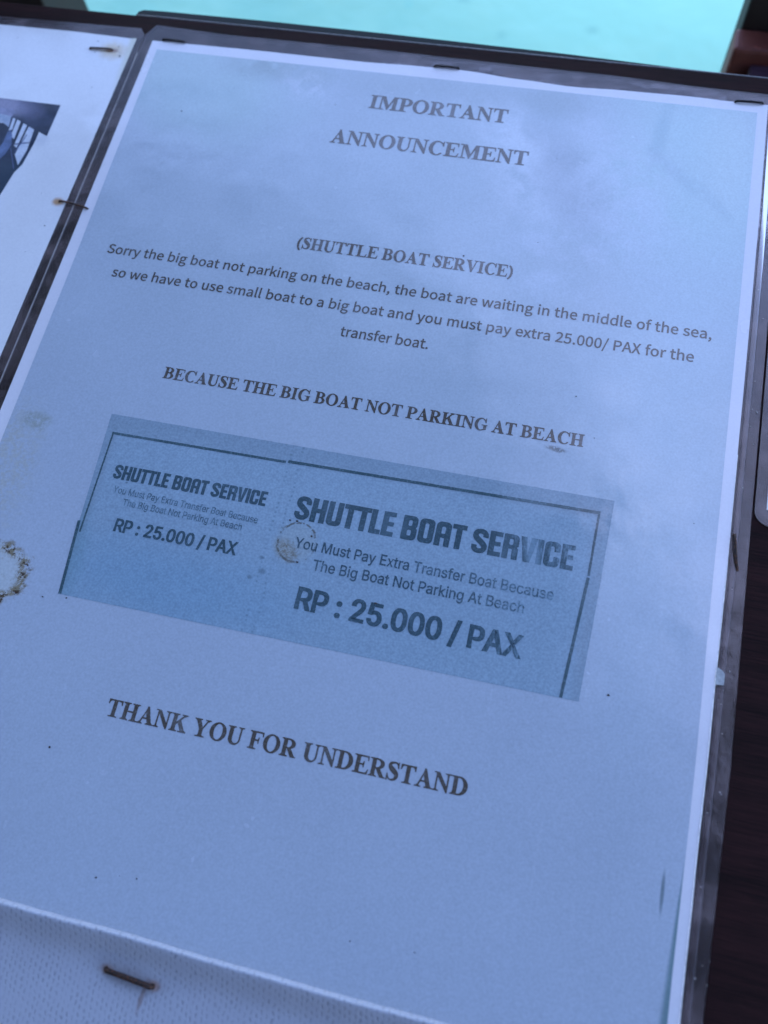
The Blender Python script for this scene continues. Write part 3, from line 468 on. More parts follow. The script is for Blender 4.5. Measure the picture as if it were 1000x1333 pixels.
def page_mat():
    """the photocopied bluish tint with damp stains, painted sheen, mildew and torn spots"""
    t = NT('bluish printed page')
    c = col(t, PRINT)
    # teal-grey damp stains along the top edge, paler teal patches down the right corner
    def patch(c, k, color, *a, nz=None):  # lays both stains and painted light patches into the colour
        m_ = t.blob(*a)
        if nz: m_ = t.math('MULTIPLY', m_, t.ramp(t.noise(nz[0], 4, 0.65), nz[1], nz[2]))
        return t.mix(t.math('MULTIPLY', m_, k), c, color)
    c = patch(c, 0.50, (0.455, 0.535, 0.56), 135, -62, 115, 75, 0.9, -12, 0.5, 0.02)  # broad paler wash over the upper centre and right
    c = patch(c, 0.9, (0.42, 0.53, 0.525), 24, -15, 32, 20, 0.7, -20, 0.8, 0.05)
    c = patch(c, 0.75, (0.30, 0.375, 0.37), 50, -6.5, 17, 4.5, 0.7, -3, 1.0, 0.12, nz=(0.2, 0.30, 0.55))
    c = patch(c, 0.50, (0.31, 0.41, 0.43), 14, -22, 17, 4.5, 0.8, 8, 1.0, 0.12, nz=(0.15, 0.30, 0.55))
    c = patch(c, 0.40, (0.33, 0.39, 0.41), 100, -8, 60, 5, 0.8, 0, 1.0, 0.06)
    c = patch(c, 0.60, (0.34, 0.40, 0.42), 143, -9, 9, 6, 0.6, -10, 0.9, 0.12)
    c = patch(c, 0.95, (0.48, 0.61, 0.605), 190, -30, 24, 38, 0.7, 12, 0.9, 0.04)
    c = patch(c, 0.50, (0.55, 0.63, 0.61), 201, -22, 9, 20, 0.8, 0, 0.8, 0.06)
    c = patch(c, 0.55, (0.34, 0.46, 0.49), 178, -16, 2.2, 13, 0.7, -6, 1.4, 0.15)
    c = patch(c, 0.50, (0.36, 0.47, 0.50), 184, -31, 11, 2.0, 0.8, -42, 1.4, 0.15)
    c = patch(c, 0.45, (0.36, 0.47, 0.49), 198, -42, 8, 1.6, 0.8, -50, 1.4, 0.15)
    # sky reflections painted as pale patches at the upper right, duller hollow between them
    c = patch(c, 0.60, (0.64, 0.68, 0.73), 133, -25, 20, 8, 0.8, -42, 0.9, 0.07, nz=(0.08, 0.28, 0.62))
    c = patch(c, 0.45, (0.62, 0.66, 0.71), 137, -40, 18, 8, 0.8, -60, 1.0, 0.1, nz=(0.12, 0.36, 0.60))
    c = patch(c, 0.45, (0.33, 0.365, 0.42), 153, -40, 20, 9, 0.6, -58, 0.9, 0.08)
    c = patch(c, 0.60, (0.58, 0.63, 0.69), 168, -38, 14, 26, 0.7, 25, 1.0, 0.06, nz=(0.08, 0.30, 0.6))
    c = patch(c, 0.45, (0.56, 0.61, 0.68), 155, -66, 20, 18, 0.7, 0, 1.0, 0.05, nz=(0.09, 0.38, 0.64))
    c = patch(c, 0.50, (0.58, 0.62, 0.67), 60, -12, 9, 6, 0.7, -30, 1.0, 0.15, nz=(0.2, 0.40, 0.62))
    c = patch(c, 0.50, (0.48, 0.58, 0.63), 190, -110, 18, 66, 0.8, 0, 1.0, 0.03)  # right side painted paler where more sky light reaches it
    # mildew on the left edge
    md = t.math('MULTIPLY', t.blob(9, -164, 8, 17, 0.6, 8, 1.4, 0.25), t.ramp(t.noise(0.7, 5, 0.7), 0.40, 0.58))
    c = t.mix(t.math('MULTIPLY', md, 0.6), c, (0.41, 0.41, 0.35))
    md = t.math('MULTIPLY', t.blob(12.5, -149.5, 4.2, 2.8, 0.5, 0, 1.2, 0.5), t.ramp(t.noise(0.9, 5, 0.7), 0.36, 0.55))
    c = t.mix(t.math('MULTIPLY', md, 0.75), c, (0.30, 0.33, 0.29))
    # torn spot with a brown rim, lower left
    c = t.mix(t.math('MULTIPLY', t.blob(15, -196, 11.5, 8.5, 0.14, 0, 0.7, 0.35), 0.9), c, (0.47, 0.51, 0.51))
    c = t.mix(t.math('MULTIPLY', t.blob(15, -196, 11.5, 8.5, 0.2, 0, 0.7, 0.35), t.ramp(t.noise(0.5, 5, 0.7), 0.52, 0.64, 0, 0.6)), c, (0.36, 0.34, 0.30))
    d = t.dist(15.5, -196, 11.0, 8.2, 0, 0.9, 0.32)
    rim = t.math('MULTIPLY', t.math('MULTIPLY', t.ramp(d, 0.66, 0.90), t.ramp(d, 1.28, 1.02)), t.ramp(t.noise(0.55, 5, 0.75), 0.40, 0.56))
    c = t.mix(t.math('MULTIPLY', rim, 0.9), c, (0.21, 0.165, 0.085))
    rim2 = t.math('MULTIPLY', t.math('MULTIPLY', t.ramp(d, 0.78, 0.94), t.ramp(d, 1.16, 1.0)), t.ramp(t.noise(0.6, 5, 0.75), 0.52, 0.60))
    c = t.mix(rim2, c, (0.055, 0.03, 0.015))
    # scuff under the word BEACH
    sc = t.math('MULTIPLY', t.blob(162.2, -131.2, 2.6, 0.75, 0.5, -6, 0.8, 0.8), t.ramp(t.noise(1.3, 4, 0.7), 0.35, 0.5))
    c = t.mix(t.math('MULTIPLY', sc, 0.8), c, (0.12, 0.12, 0.11))
    # staple imprint, and the dark wedge where scan edge and margin part
    c = t.mix(t.math('MULTIPLY', t.blob(202.6, -237.4, 0.42, 4.4, 0.5, 0), 0.75), c, (0.10, 0.15, 0.16))
    gx = t.math('DIVIDE', t.math('SUBTRACT', 206.9, t.x), t.math('MAXIMUM', t.math('MULTIPLY', t.math('SUBTRACT', -226.0, t.y), 0.065), 0.01))
    wd = t.math('MULTIPLY', t.ramp(gx, 1.15, 0.45), t.ramp(t.y, -226, -240))
    c = t.mix(t.math('MULTIPLY', wd, 0.8), c, (0.10, 0.19, 0.19))
    # faint scratches
    s = t.ramp(t.noise(0.35, 2, 0.5, t.vec(1, 0.05, 1, rot=-25)), 0.70, 0.74, 0, 0.10)
    c = t.mix(s, c, (0.6, 0.65, 0.7))
    return t.done(t.gloss(grain(t, c, 0.06, 0.045)))
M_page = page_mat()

TBG = (0.24, 0.318, 0.375)
def ticket_mat():
    t = NT('photocopied ticket')
    c = col(t, TBG)
    inn = t.math('MULTIPLY', t.math('MULTIPLY', t.ramp(t.x, 37.0, 39.5), t.ramp(t.x, 177, 174.5)), t.ramp(t.y, -148.2, -150.2))
    c = t.mix(t.math('MULTIPLY', inn, 0.75), c, (0.27, 0.372, 0.445))
    c = t.mix(t.math('MULTIPLY', t.blob(100, -160, 70, 12, 0.8, 0, 0.8, 0.03), 0.45), c, (0.30, 0.40, 0.47))
    c = t.mix(t.math('MULTIPLY', t.blob(65, -190, 32, 10, 0.8, 0, 0.8, 0.05), 0.55), c, (0.19, 0.33, 0.44))
    c = t.mix(t.math('MULTIPLY', t.blob(36.5, -185, 4, 15, 0.6, 8, 0.8, 0.2), 0.45), c, (0.16, 0.28, 0.32))
    # perforation: two rows of little dots
    for cx in (90.0, 93.0):
        py = t.math('ABSOLUTE', t.math('SUBTRACT', t.math('FRACT', t.math('DIVIDE', t.y, 1.35)), 0.5))
        dx = t.math('ABSOLUTE', t.math('SUBTRACT', t.x, t.math('ADD', cx, t.math('MULTIPLY', t.math('SUBTRACT', t.noise(0.15, 2), 0.5), 2.0))))
        dt = t.math('MULTIPLY', t.ramp(dx, 0.5, 0.1), t.ramp(py, 0.30, 0.12))
        c = t.mix(t.math('MULTIPLY', dt, t.ramp(t.noise(0.4, 3, 0.6), 0.38, 0.62, 0.1, 0.6)), c, (0.10, 0.17, 0.21))
    # blotches on the perforation
    for cx, cy, r in ((90.8, -181.2, 1.0), (89.6, -177.5, 0.6), (88, -183.5, 0.7), (45.7, -163.5, 0.4)):
        c = t.mix(t.math('MULTIPLY', t.blob(cx, cy, r, r * 0.8, 0.6, 0, 1.0, 1.2), 0.6), c, (0.09, 0.14, 0.17))
    # peeled round spot over the word You
    c = t.mix(t.math('MULTIPLY', t.blob(98.0, -171.5, 5.3, 5.5, 0.3, 0, 0.5, 0.3), 0.4), c, (0.34, 0.38, 0.36))
    c = t.mix(t.math('MULTIPLY', t.blob(95.2, -174.0, 3.6, 2.4, 0.5, -38, 0.9, 0.5), 0.35), c, (0.27, 0.245, 0.17))
    d = t.dist(98.0, -171.5, 5.3, 5.7, 0, 0.22, 0.5)
    rim = t.math('MULTIPLY', t.math('MULTIPLY', t.ramp(d, 0.90, 0.97), t.ramp(d, 1.07, 1.0)), t.ramp(t.noise(0.45, 4, 0.7), 0.44, 0.56))
    c = t.mix(t.math('MULTIPLY', rim, 0.8), c, (0.08, 0.07, 0.05))
    md = t.math('MULTIPLY', t.blob(96.2, -174.2, 3.2, 2.6, 0.5, -30, 1.2, 0.7), t.ramp(t.noise(1.1, 5, 0.75), 0.44, 0.6))
    c = t.mix(t.math('MULTIPLY', md, 0.75), c, (0.16, 0.14, 0.10))
    return t.done(t.gloss(grain(t, c, 0.11, 0.08)))
M_ticket = ticket_mat()

def ink_mat(name, ink, bgc, wear=0.15, gate=None):
    t = NT(name)
    f = t.ramp(t.noise(1.6, 3, 0.7), 0.50, 0.78, 0, wear * 1.6)
    f = t.math('ADD', f, t.ramp(t.noise(0.08, 2, 0.5), 0.45, 0.75, 0, wear), clamp=True)
    if gate: f = t.math('MAXIMUM', f, gate(t))
    c = t.mix(f, col(t, ink), col(t, bgc))
    return t.done(t.gloss(grain(t, c, 0.12, 0.05)))
M_ink = ink_mat('dark printed ink', (0.082, 0.066, 0.052), PRINT, 0.14)
def fade(t):                                                    # worn printing around V I C E
    a = t.math('MULTIPLY', t.ramp(t.x, 147, 160), t.ramp(t.noise(0.9, 4, 0.75, t.vec(1.3, 0.45, 1)), 0.38, 0.66))
    b = t.math('MULTIPLY', t.blob(160.8, -162, 2.0, 6, 0.5, 12, 0.6, 0.5), 0.55)
    c = t.math('MULTIPLY', t.blob(122, -162, 5, 4, 0.7, 0, 1, 0.2), 0.15)
    return t.math('MAXIMUM', t.math('MAXIMUM', t.math('MULTIPLY', a, 0.5), b), c)
M_tink = ink_mat('teal photocopied ink', (0.046, 0.085, 0.105), (0.27, 0.40, 0.49), 0.12, fade)
M_tfaint = ink_mat('faint photocopied ink', (0.062, 0.105, 0.13), (0.25, 0.39, 0.48), 0.35,
                   lambda t: t.math('MULTIPLY', t.ramp(t.noise(0.7, 3, 0.7), 0.36, 0.6), 0.45))
M_tsmall = ink_mat('photocopied small ink', (0.055, 0.095, 0.12), (0.27, 0.41, 0.50), 0.25,
                   lambda t: t.math('MULTIPLY', t.ramp(t.x, 130, 166), t.ramp(t.noise(0.8, 3, 0.7), 0.32, 0.6, 0, 0.55)))
M_line = ink_mat('photocopied frame line', (0.05, 0.095, 0.11), (0.20, 0.30, 0.36), 0.3)

def film_mat():
    t = NT('clear laminate film')
    nrm = t.film_normal()
    hz = t.math('ADD', t.ramp(t.noise(0.09, 4, 0.65), 0.40, 0.72, 0.0, 0.12), t.ramp(t.noise(1.5, 3, 0.7), 0.66, 0.80, 0, 0.06))
    hz = t.math('ADD', hz, 0.045, clamp=True)
    b = t.principled((0.66, 0.50, 0.48), 0.5, t.bump(t.noise(0.5, 3, 0.6), 0.15, 0.0005, nrm), coat=0.25, coat_rough=0.14, coat_normal=nrm)
    tr = t.n.new('ShaderNodeBsdfTransparent'); tr.inputs[0].default_value = (0.80, 0.78, 0.80, 1)
    gl = t.n.new('ShaderNodeBsdfGlossy'); gl.inputs['Roughness'].default_value = 0.16
    t.l.new(t.bump(t.noise(0.5, 3, 0.6), 0.15, 0.0005, nrm), gl.inputs['Normal'])
    fr = t.n.new('ShaderNodeFresnel'); fr.inputs[0].default_value = 1.5
    m1 = t.n.new('ShaderNodeMixShader'); t.l.new(fr.outputs[0], m1.inputs[0]); t.l.new(tr.outputs[0], m1.inputs[1]); t.l.new(gl.outputs[0], m1.inputs[2])
    m2 = t.n.new('ShaderNodeMixShader'); t.l.new(hz, m2.inputs[0]); t.l.new(m1.outputs[0], m2.inputs[1]); t.l.new(b, m2.inputs[2])
    return t.done(m2.outputs[0])
M_film = film_mat()
def edge_mat():
    t = NT('cut film edge')
    return t.done(t.principled((0.27, 0.26, 0.26), 0.4))
M_edge = edge_mat()
def plain(name, c, rough=0.5, **k):
    t = NT(name); n = t.noise(1.2, 4, 0.6)
    cc = t.mix(t.ramp(n, 0.3, 0.7), tuple(q * 0.75 for q in c), tuple(min(q * 1.25, 1) for q in c))
    return t.done(t.principled(cc, rough, **k))
def rust_mat():
    t = NT('rusty staple wire')
    n = t.noise(2.0, 5, 0.7)
    c = t.mix(t.ramp(n, 0.45, 0.65), (0.012, 0.008, 0.007), (0.13, 0.045, 0.014))
    return t.done(t.principled(c, 0.65, t.bump(n, 0.6, 0.0003), spec=0.4))
M_rust = rust_mat()
M_steel = plain('dark oxidised staple', (0.007, 0.006, 0.008), 0.55, spec=0.12)
M_flap = plain('dark olive plastic sheet', (0.010, 0.015, 0.013), 0.55, spec=0.2)
M_speck = plain('grit', (0.03, 0.028, 0.03), 0.8)
M_frag = plain('pale scrap of film', (0.36, 0.38, 0.38), 0.5)

# ------------------------------------------------------------------ setting
S = 1000.0
sea = mesh_obj('sea', [(-600 * S, -600 * S, -1200), (600 * S, -600 * S, -1200), (600 * S, 900 * S, -1200), (-600 * S, 900 * S, -1200)], [[0, 1, 2, 3]], M_sea)
tag(sea, kind='structure')
dk = []; df = []
for i in range(16):                                             # deck planks, one walking surface
    y1 = 20 - i * 150; b = len(dk)
    for z in (-930, -900):
        dk += [(-2000, y1 - 144, z), (2000, y1 - 144, z), (2000, y1, z), (-2000, y1, z)]
    df += [[b + q for q in f] for f in ([3, 2, 1, 0], [4, 5, 6, 7], [0, 1, 5, 4], [1, 2, 6, 5], [2, 3, 7, 6], [3, 0, 4, 7])]
deck = mesh_obj('deck', dk, df, M_deck); tag(deck, kind='structure')
rc = [(-1750 + 2800 * math.cos(math.radians(a)), -900 + 2800 * math.sin(math.radians(a))) for a in range(0, 360, 15)]  # unseen round cover added to shade the board and shape its reflections
rv = [(x, y, 2200) for x, y in rc] + [(x, y, 2260) for x, y in rc] + [(-1750, -900, 3500), (-1750, -900, 3440)]
for z in (-1300, 3400): rv += [(-1750 + 90 * math.cos(k * 0.5236), -900 + 90 * math.sin(k * 0.5236), z) for k in range(12)]
rf = []
for k in range(24):
    q = (k + 1) % 24; rf += [[24 + k, 24 + q, 48], [q, k, 49], [k, q, 24 + q, 24 + k]]
rf += [[50 + k, 50 + (k + 1) % 12, 62 + (k + 1) % 12, 62 + k] for k in range(12)]
blocker_roof = mesh_obj('blocker_roof', rv, rf, M_blocker); tag(blocker_roof, kind='structure')
blocker_wall = box('added_back_wall', -3600, -1700, -900, 900, -1620, 2200, M_blocker); tag(blocker_wall, kind='structure')      # unseen, added behind the board to cut light from that side

# ------------------------------------------------------------------ the board and its posts
board = thing('wooden_board', 'dark brown stained wooden board that the laminated sheets are stapled to', 'board')
top = box('board_top', -420, -620, -22, 520, 11.9, 0, M_board, board, bev=0.45)
for x in (-380, 440):
    for y in (-580, -60):
        box('leg', x, y, -900, x + 45, y + 45, -22.0, M_board, board, bev=2)
edging = thing('edging_strip', 'thin dark plastic edging with an added pale highlight line along the far edge of the board', 'edging')
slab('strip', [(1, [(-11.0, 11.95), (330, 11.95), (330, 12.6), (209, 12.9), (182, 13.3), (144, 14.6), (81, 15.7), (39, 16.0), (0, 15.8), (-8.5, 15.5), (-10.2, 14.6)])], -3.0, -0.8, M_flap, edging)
tube('glint', [(x, 12.15, -0.25) for x in range(-10, 331, 10)], 0.27, plain('pale edge highlight', (0.20, 0.20, 0.20), 0.4), edging, 8)  # added pale tube standing in for light on the board's bevelled edge

def post(label, x0, x1, y0, y1, ztop, group):
    p = thing('wooden_post', label, 'post', (0, 0, 0), group)
    box('shaft', x0, y0, -1350, x1, y1, ztop, M_post, p, bev=1.2)
    return p
post('nearly black square wooden post behind the top left corner of the board', -150, -85, 60, 90, 60, 'posts behind the board')
rp = post('dark wooden post with a reddish brown block, behind the top right corner of the board', 208.3, 268, 90, 106, 25, 'posts behind the board')
blk = box('block', 206.2, 78, -330, 260, 89.9, -47, M_block, rp, bev=1.5)
box('cleat', 214.5, 70, -320, 250, 77.9, -53, plain('dull violet painted cleat', (0.06, 0.03, 0.05), 0.5), rp, bev=1)

# ------------------------------------------------------------------ left sheet
def wavy_top(x0, x1, f, n=40):
    return [(x1 + (x0 - x1) * k / n, f(x1 + (x0 - x1) * k / n)) for k in range(n + 1)]
left = thing('information_sheet', 'white laminated sheet with a cropped boat photo, left of the announcement sheet', 'sheet')
slab('laminate_film', [(1, [(-222, -303), (-3.75, -303), (-3.75, 2.6), (-5.8, 5.5), (-30, 4.9), (-61, 4.3), (-222, 4.3)]), (-1, [(-216.5, -296.5), (-6.9, -296.5), (-6.3, 0.3), (-216.5, 0.3)])], 0.05, 0.34, M_film, left, M_edge)
def left_mat():
    t = NT('white sheet with rust bleed')
    c = col(t, (0.74, 0.74, 0.735))
    c = t.mix(t.math('MULTIPLY', t.ramp(t.math('ADD', t.x, t.math('MULTIPLY', t.y, 0.05)), -9.4, -6.9), t.ramp(t.y, -34, -4)), c, (0.62, 0.60, 0.47))
    c = t.mix(t.math('MULTIPLY', t.blob(-12.6, -6.2, 4.2, 3.4, 0.7, 0, 0.8, 0.4), 0.8), c, (0.60, 0.45, 0.22))
    c = t.mix(t.math('MULTIPLY', t.blob(-13.2, -6.3, 2.2, 0.95, 0.6, 0, 0.8, 0.8), 0.9), c, (0.20, 0.075, 0.02))
    c = t.mix(t.math('MULTIPLY', t.blob(-17, -6.2, 4.6, 0.75, 0.6, 5, 0.6, 0.8), 0.7), c, (0.24, 0.13, 0.06))
    c = t.mix(t.math('MULTIPLY', t.blob(-9.3, -72.5, 1.7, 1.5, 0.6, 0, 1.0, 0.7), 0.9), c, (0.46, 0.23, 0.07))
    c = t.mix(t.math('MULTIPLY', t.blob(-24, -48.5, 2.2, 2.6, 0.7, 0, 1.0, 0.7), 0.3), c, (0.42, 0.44, 0.50))
    c = t.mix(t.ramp(t.noise(0.5, 4, 0.65), 0.66, 0.76, 0, 0.3), c, (0.5, 0.53, 0.58))
    return t.done(t.gloss(grain(t, c, 0.03, 0.03)))
M_left = left_mat()
flat('paper', [(1, [(-216.2, -296), (-6.7, -296), (-6.7, -110), (-6.3, -50), (-5.9, 0.6), (-8, 0.2), (-30, 0.7), (-60, 0.3), (-216.2, 0.2)])], 0.40, M_left, left)
def photo(name, pts, c, z, c2=None, label=None):
    t = NT(name.replace('_', ' ') + ' ink')
    n = t.noise(0.25, 4, 0.6)
    cc = t.mix(t.ramp(n, 0.35, 0.68), c, c2 or tuple(q * 1.5 for q in c))
    return flat(name, [(1, p) for p in pts], z, t.done(t.gloss(grain(t, cc, 0.08, 0.06), film=1.4)), pic)
pm = NT('printed boat photo')
pc = pm.mix(pm.ramp(pm.noise(0.16, 4, 0.6), 0.32, 0.7), (0.010, 0.018, 0.036), (0.026, 0.038, 0.072))
pc = pm.mix(pm.blob(-43, -36, 8, 4.5, 0.6, 0, 0.8, 0.15), pc, (0.28, 0.27, 0.36))
pc = pm.mix(pm.math('MULTIPLY', pm.blob(-33, -36, 5, 3.5, 0.7, -30, 1.0, 0.3), 0.5), pc, (0.13, 0.13, 0.22))
pc = pm.mix(pm.math('MULTIPLY', pm.ramp(pm.y, -55, -62), 0.8), pc, (0.022, 0.042, 0.065))
pic = flat('boat_photo', [(1, [(-150, -32.6), (-22.9, -33.0), (-22.9, -46.8), (-26.3, -45.4), (-26.2, -49.4), (-27.0, -59.5), (-28.6, -63.2), (-30.0, -73.5), (-34, -81), (-60, -118), (-150, -150)])], 0.44, pm.done(pm.gloss(grain(pm, pc, 0.1, 0.08), film=1.4)), left)
photo('canopy_light', [[(-60, -37.5), (-43.3, -37.2), (-39, -37.0), (-38.0, -38.5), (-38.4, -40.5), (-44, -40.0), (-60, -40.0)]], (0.20, 0.20, 0.28), 0.50)
photo('pale_bench', [[(-60, -39.9), (-44, -39.7), (-38.6, -40.2), (-37.7, -45.0), (-40.2, -43.6), (-47, -44.3), (-60, -44)]], (0.42, 0.45, 0.52), 0.53, (0.30, 0.36, 0.46))
photo('window_light', [[(-37.7, -40.9), (-36.7, -41.1), (-36.1, -45.8), (-37.2, -46.5)], [(-35.9, -41.4), (-34.4, -42.0), (-33.9, -49.7), (-35.6, -48.6)], [(-33.1, -42.7), (-31.5, -43.3), (-31.6, -53.2), (-32.9, -52.4)],
      [(-30.7, -43.7), (-28.3, -44.8), (-27.6, -53.6), (-28.4, -60.2), (-31.1, -56.1)]], (0.60, 0.63, 0.68), 0.50, (0.52, 0.56, 0.63))
photo('seated_figure', [[(-37.2, -51.8), (-37.4, -47.0), (-36.2, -46.3), (-35.3, -47.9), (-33.9, -52.2), (-34.6, -56.6), (-35.8, -58.8), (-38.5, -57.6)]], (0.085, 0.12, 0.21), 0.53)
photo('rail_lines', [[(-34.0, -53.2), (-33.6, -53.2), (-29.0, -61.8), (-29.4, -62.0)], [(-32.9, -51.6), (-27.9, -50.2), (-27.9, -50.6), (-32.9, -52.1)], [(-31.5, -56.2), (-29.9, -47.2), (-30.2, -47.2), (-31.9, -56.0)]], (0.05, 0.07, 0.13), 0.56)
photo('float_ball', [[(-36.9 + 1.6 * math.cos(a * 0.5236), -61.2 + 1.7 * math.sin(a * 0.5236)) for a in range(12)]], (0.35, 0.45, 0.55), 0.56)

# ------------------------------------------------------------------ right sheet (only its corner shows)
right = thing('blank_sheet', 'laminated white sheet with rounded corner at the right edge of the photo', 'sheet')
slab('laminate_film', [(1, rrect(215.9, -143.2, 437, 5, (4.2, 4.2, 4.2, 4.2))), (-1, R4(219.3, -138.2, 430, 0.4))], 0.05, 0.34, M_film, right, M_edge)
flat('paper', [(1, R4(218.85, -138.6, 430.4, 0.8))], 0.40, M_paper, right)

# ------------------------------------------------------------------ the announcement sheet
note = thing('announcement_sheet', 'large laminated paper announcement about the shuttle boat service, stapled to the dark board', 'notice')
KT = [(-1, 0.3), (0.4, 0.3), (40, 0.7), (75, 0.6), (99, 1.3), (112, 1.4), (130, 0.1), (148, -0.7), (165, 0.0), (186, 0.4), (199, 0.1), (209.6, 0.2), (212, 0.2)]
def interp(K, x):
    for (a, b), (c, d) in zip(K, K[1:]):
        if a <= x <= c:
            t = (x - a) / (c - a); t = t * t * (3 - 2 * t) if len(K) > 2 else t; return b + (d - b) * t
    return K[0][1] if x < K[0][0] else K[-1][1]
KR = [(-300, 208.6), (-262, 209.0), (-235, 209.3), (-200, 209.8), (-150, 210.2), (-90, 210.3), (-40, 210.2), (1, 209.8)]
edge_r = [(interp(KR, y), y) for y in range(-298, -1, 12)]
flat('paper', [(1, [(0.2, -298)] + edge_r + wavy_top(0.2, 209.8, lambda x: interp(KT, x), 60))], 0.40, M_paper, note)
inner = [(3.1 + 0.012 * 0, -3.4)]
lx = [(-298, 4.4), (-157, 4.2), (-105, 4.1), (-43, 3.4), (-3.7, 3.1)]
rx = [(-298, 206.5), (-264, 206.5), (-208, 207.1), (-157, 207.0), (-87, 207.0), (-3.4, 206.7)]
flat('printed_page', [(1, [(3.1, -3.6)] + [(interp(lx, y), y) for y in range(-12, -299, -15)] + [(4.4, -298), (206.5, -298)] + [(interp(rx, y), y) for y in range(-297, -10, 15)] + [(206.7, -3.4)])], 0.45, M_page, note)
slab('laminate_film', [(1, [(-3.5, -305), (-3.4, 2.8), (-0.7, 7.7), (27.3, 6.6), (82.6, 6.9), (135.4, 6.2), (160.7, 6.1), (185.5, 5.1), (211.5, 4.7), (213.6, 4.0), (215.0, 2.0), (215.3, -86), (215.3, -207), (214.0, -262), (213.4, -305)]),
      (-1, [(0.9, -298)] + [(q[0] - 0.6, q[1]) for q in edge_r] + [(a if a < 208 else 208, b - 0.7) for a, b in wavy_top(0.9, 209.2, lambda x: interp(KT, x), 60)])], 0.02, 0.30, M_film, note, M_edge)
# raised step where the film closes over the paper's thickness
tube('film_ridge', [(interp(KR, y) + 1.5, y, 0.27) for y in range(-298, 0, 6)], 0.9, M_film, note, 10, 0.06)

tube('paper_edge_highlight', [(interp(KR, y) + 0.05, y, 0.40) for y in range(-298, -120, 6)], [0.13] * 18 + [0.10] * 6 + [0.06] * 6, plain('paper edge highlight', (0.85, 0.85, 0.85), 0.7), note, 6)  # light caught by the cut edge, put in as a white tube
tube('film_edge_highlight', [(-3.55, y, 0.31) for y in range(-303, 3, 9)], 0.15, plain('film edge highlight', (0.30, 0.29, 0.29), 0.5), note, 6, 0.6)  # pale tube added for the highlight along the film's left side
Z1 = 0.50
T = lambda s, x0, x1, y0, cap, f=SERIF, mat=M_ink, y1=None, lab=None, par=note, z=Z1, capr=None: text('printed_text', s, f, x0, x1, y0, y0 if y1 is None else y1, cap, z, mat, par, label=lab, capr=capr)
T('IMPORTANT', 83.0, 129.2, -19.0, 5.5, lab='heading word IMPORTANT')
T('ANNOUNCEMENT', 73.6, 138.4, -35.1, 5.5, lab='heading word ANNOUNCEMENT')
T('(SHUTTLE BOAT SERVICE)', 73.3, 140.9, -77.5, 4.15, lab='line in brackets reading SHUTTLE BOAT SERVICE')
T('Sorry the big boat not parking on the beach, the boat are waiting in the middle of the sea,', 13.7, 200.2, -89.0, 3.3, HUMAN, lab='first line of the apology')
T('so we have to use small boat to a big boat and you must pay extra 25.000/ PAX for the', 18.0, 196.0, -97.3, 3.3, HUMAN, lab='second line of the apology')
T('transfer boat.', 94.2, 120.9, -106.1, 3.3, HUMAN, lab='last line of the apology')
T('BECAUSE THE BIG BOAT NOT PARKING AT BEACH', 45.4, 169.4, -129.2, 3.7, lab='line about the big boat not parking')
T('THANK YOU FOR UNDERSTAND', 61.0, 155.0, -226.5, 4.3, lab='closing line of thanks')

tk = flat('ticket_picture', [(1, [(34.2, -143.4), (179.8, -143.5), (179.0, -172), (178.0, -198.4), (37.4, -198.3), (36.2, -180)])], 0.49, M_ticket, note)
Z2 = 0.54
def bar(pts, wd):
    out = []
    for (a, b), (c, d) in zip(pts, pts[1:]):
        L = math.hypot(c - a, d - b); nx, ny = -(d - b) / L * wd / 2, (c - a) / L * wd / 2
        out.append((1, [(a + nx, b + ny), (c + nx, d + ny), (c - nx, d - ny), (a - nx, b - ny)]))
    return out
flat('frame_line', bar([(36.4, -149.3), (89.0, -148.9)], 0.75) + bar([(89.6, -148.6), (176.6, -147.7)], 0.85) + bar([(36.75, -149.3), (37.3, -180.2)], 0.5)
     + bar([(36.0, -177), (37.9, -198.2)], 0.85) + bar([(176.3, -148.0), (175.9, -165.7)], 0.6) + bar([(175.9, -166.2), (173.5, -198.3)], 0.8), Z2, M_line, tk)
T('SHUTTLE BOAT SERVICE', 41.0, 86.6, -162.9, 4.3, TICKET, M_tink, -163.0, 'bold title of the ticket stub', tk, Z2)
T('You Must Pay Extra Transfer Boat Because', 42.6, 85.8, -167.0, 1.95, GROT, M_tfaint, -168.3, 'small faint line on the stub', tk, Z2)
T('The Big Boat Not Parking At Beach', 46.6, 82.0, -170.3, 1.95, GROT, M_tfaint, -171.1, 'small faint line on the stub', tk, Z2)
T('RP : 25.000 / PAX', 46.6, 82.4, -178.0, 3.6, GROTB, M_tink, -178.3, 'price on the ticket stub', tk, Z2)
T('SHUTTLE BOAT SERVICE', 95.2, 171.6, -164.9, 6.9, TICKET, M_tink, -165.1, 'large bold title of the ticket', tk, Z2)
T('You Must Pay Extra Transfer Boat Because', 97.6, 167.9, -172.9, 2.9, GROT, M_tsmall, -174.0, 'small line under the ticket title', tk, Z2)
T('The Big Boat Not Parking At Beach', 104.0, 161.0, -178.2, 2.9, GROT, M_tsmall, -178.9, 'small line under the ticket title', tk, Z2)
T('RP : 25.000 / PAX', 102.0, 162.2, -189.3, 5.8, GROTB, M_tink, -190.7, 'large bold price on the ticket', tk, Z2)

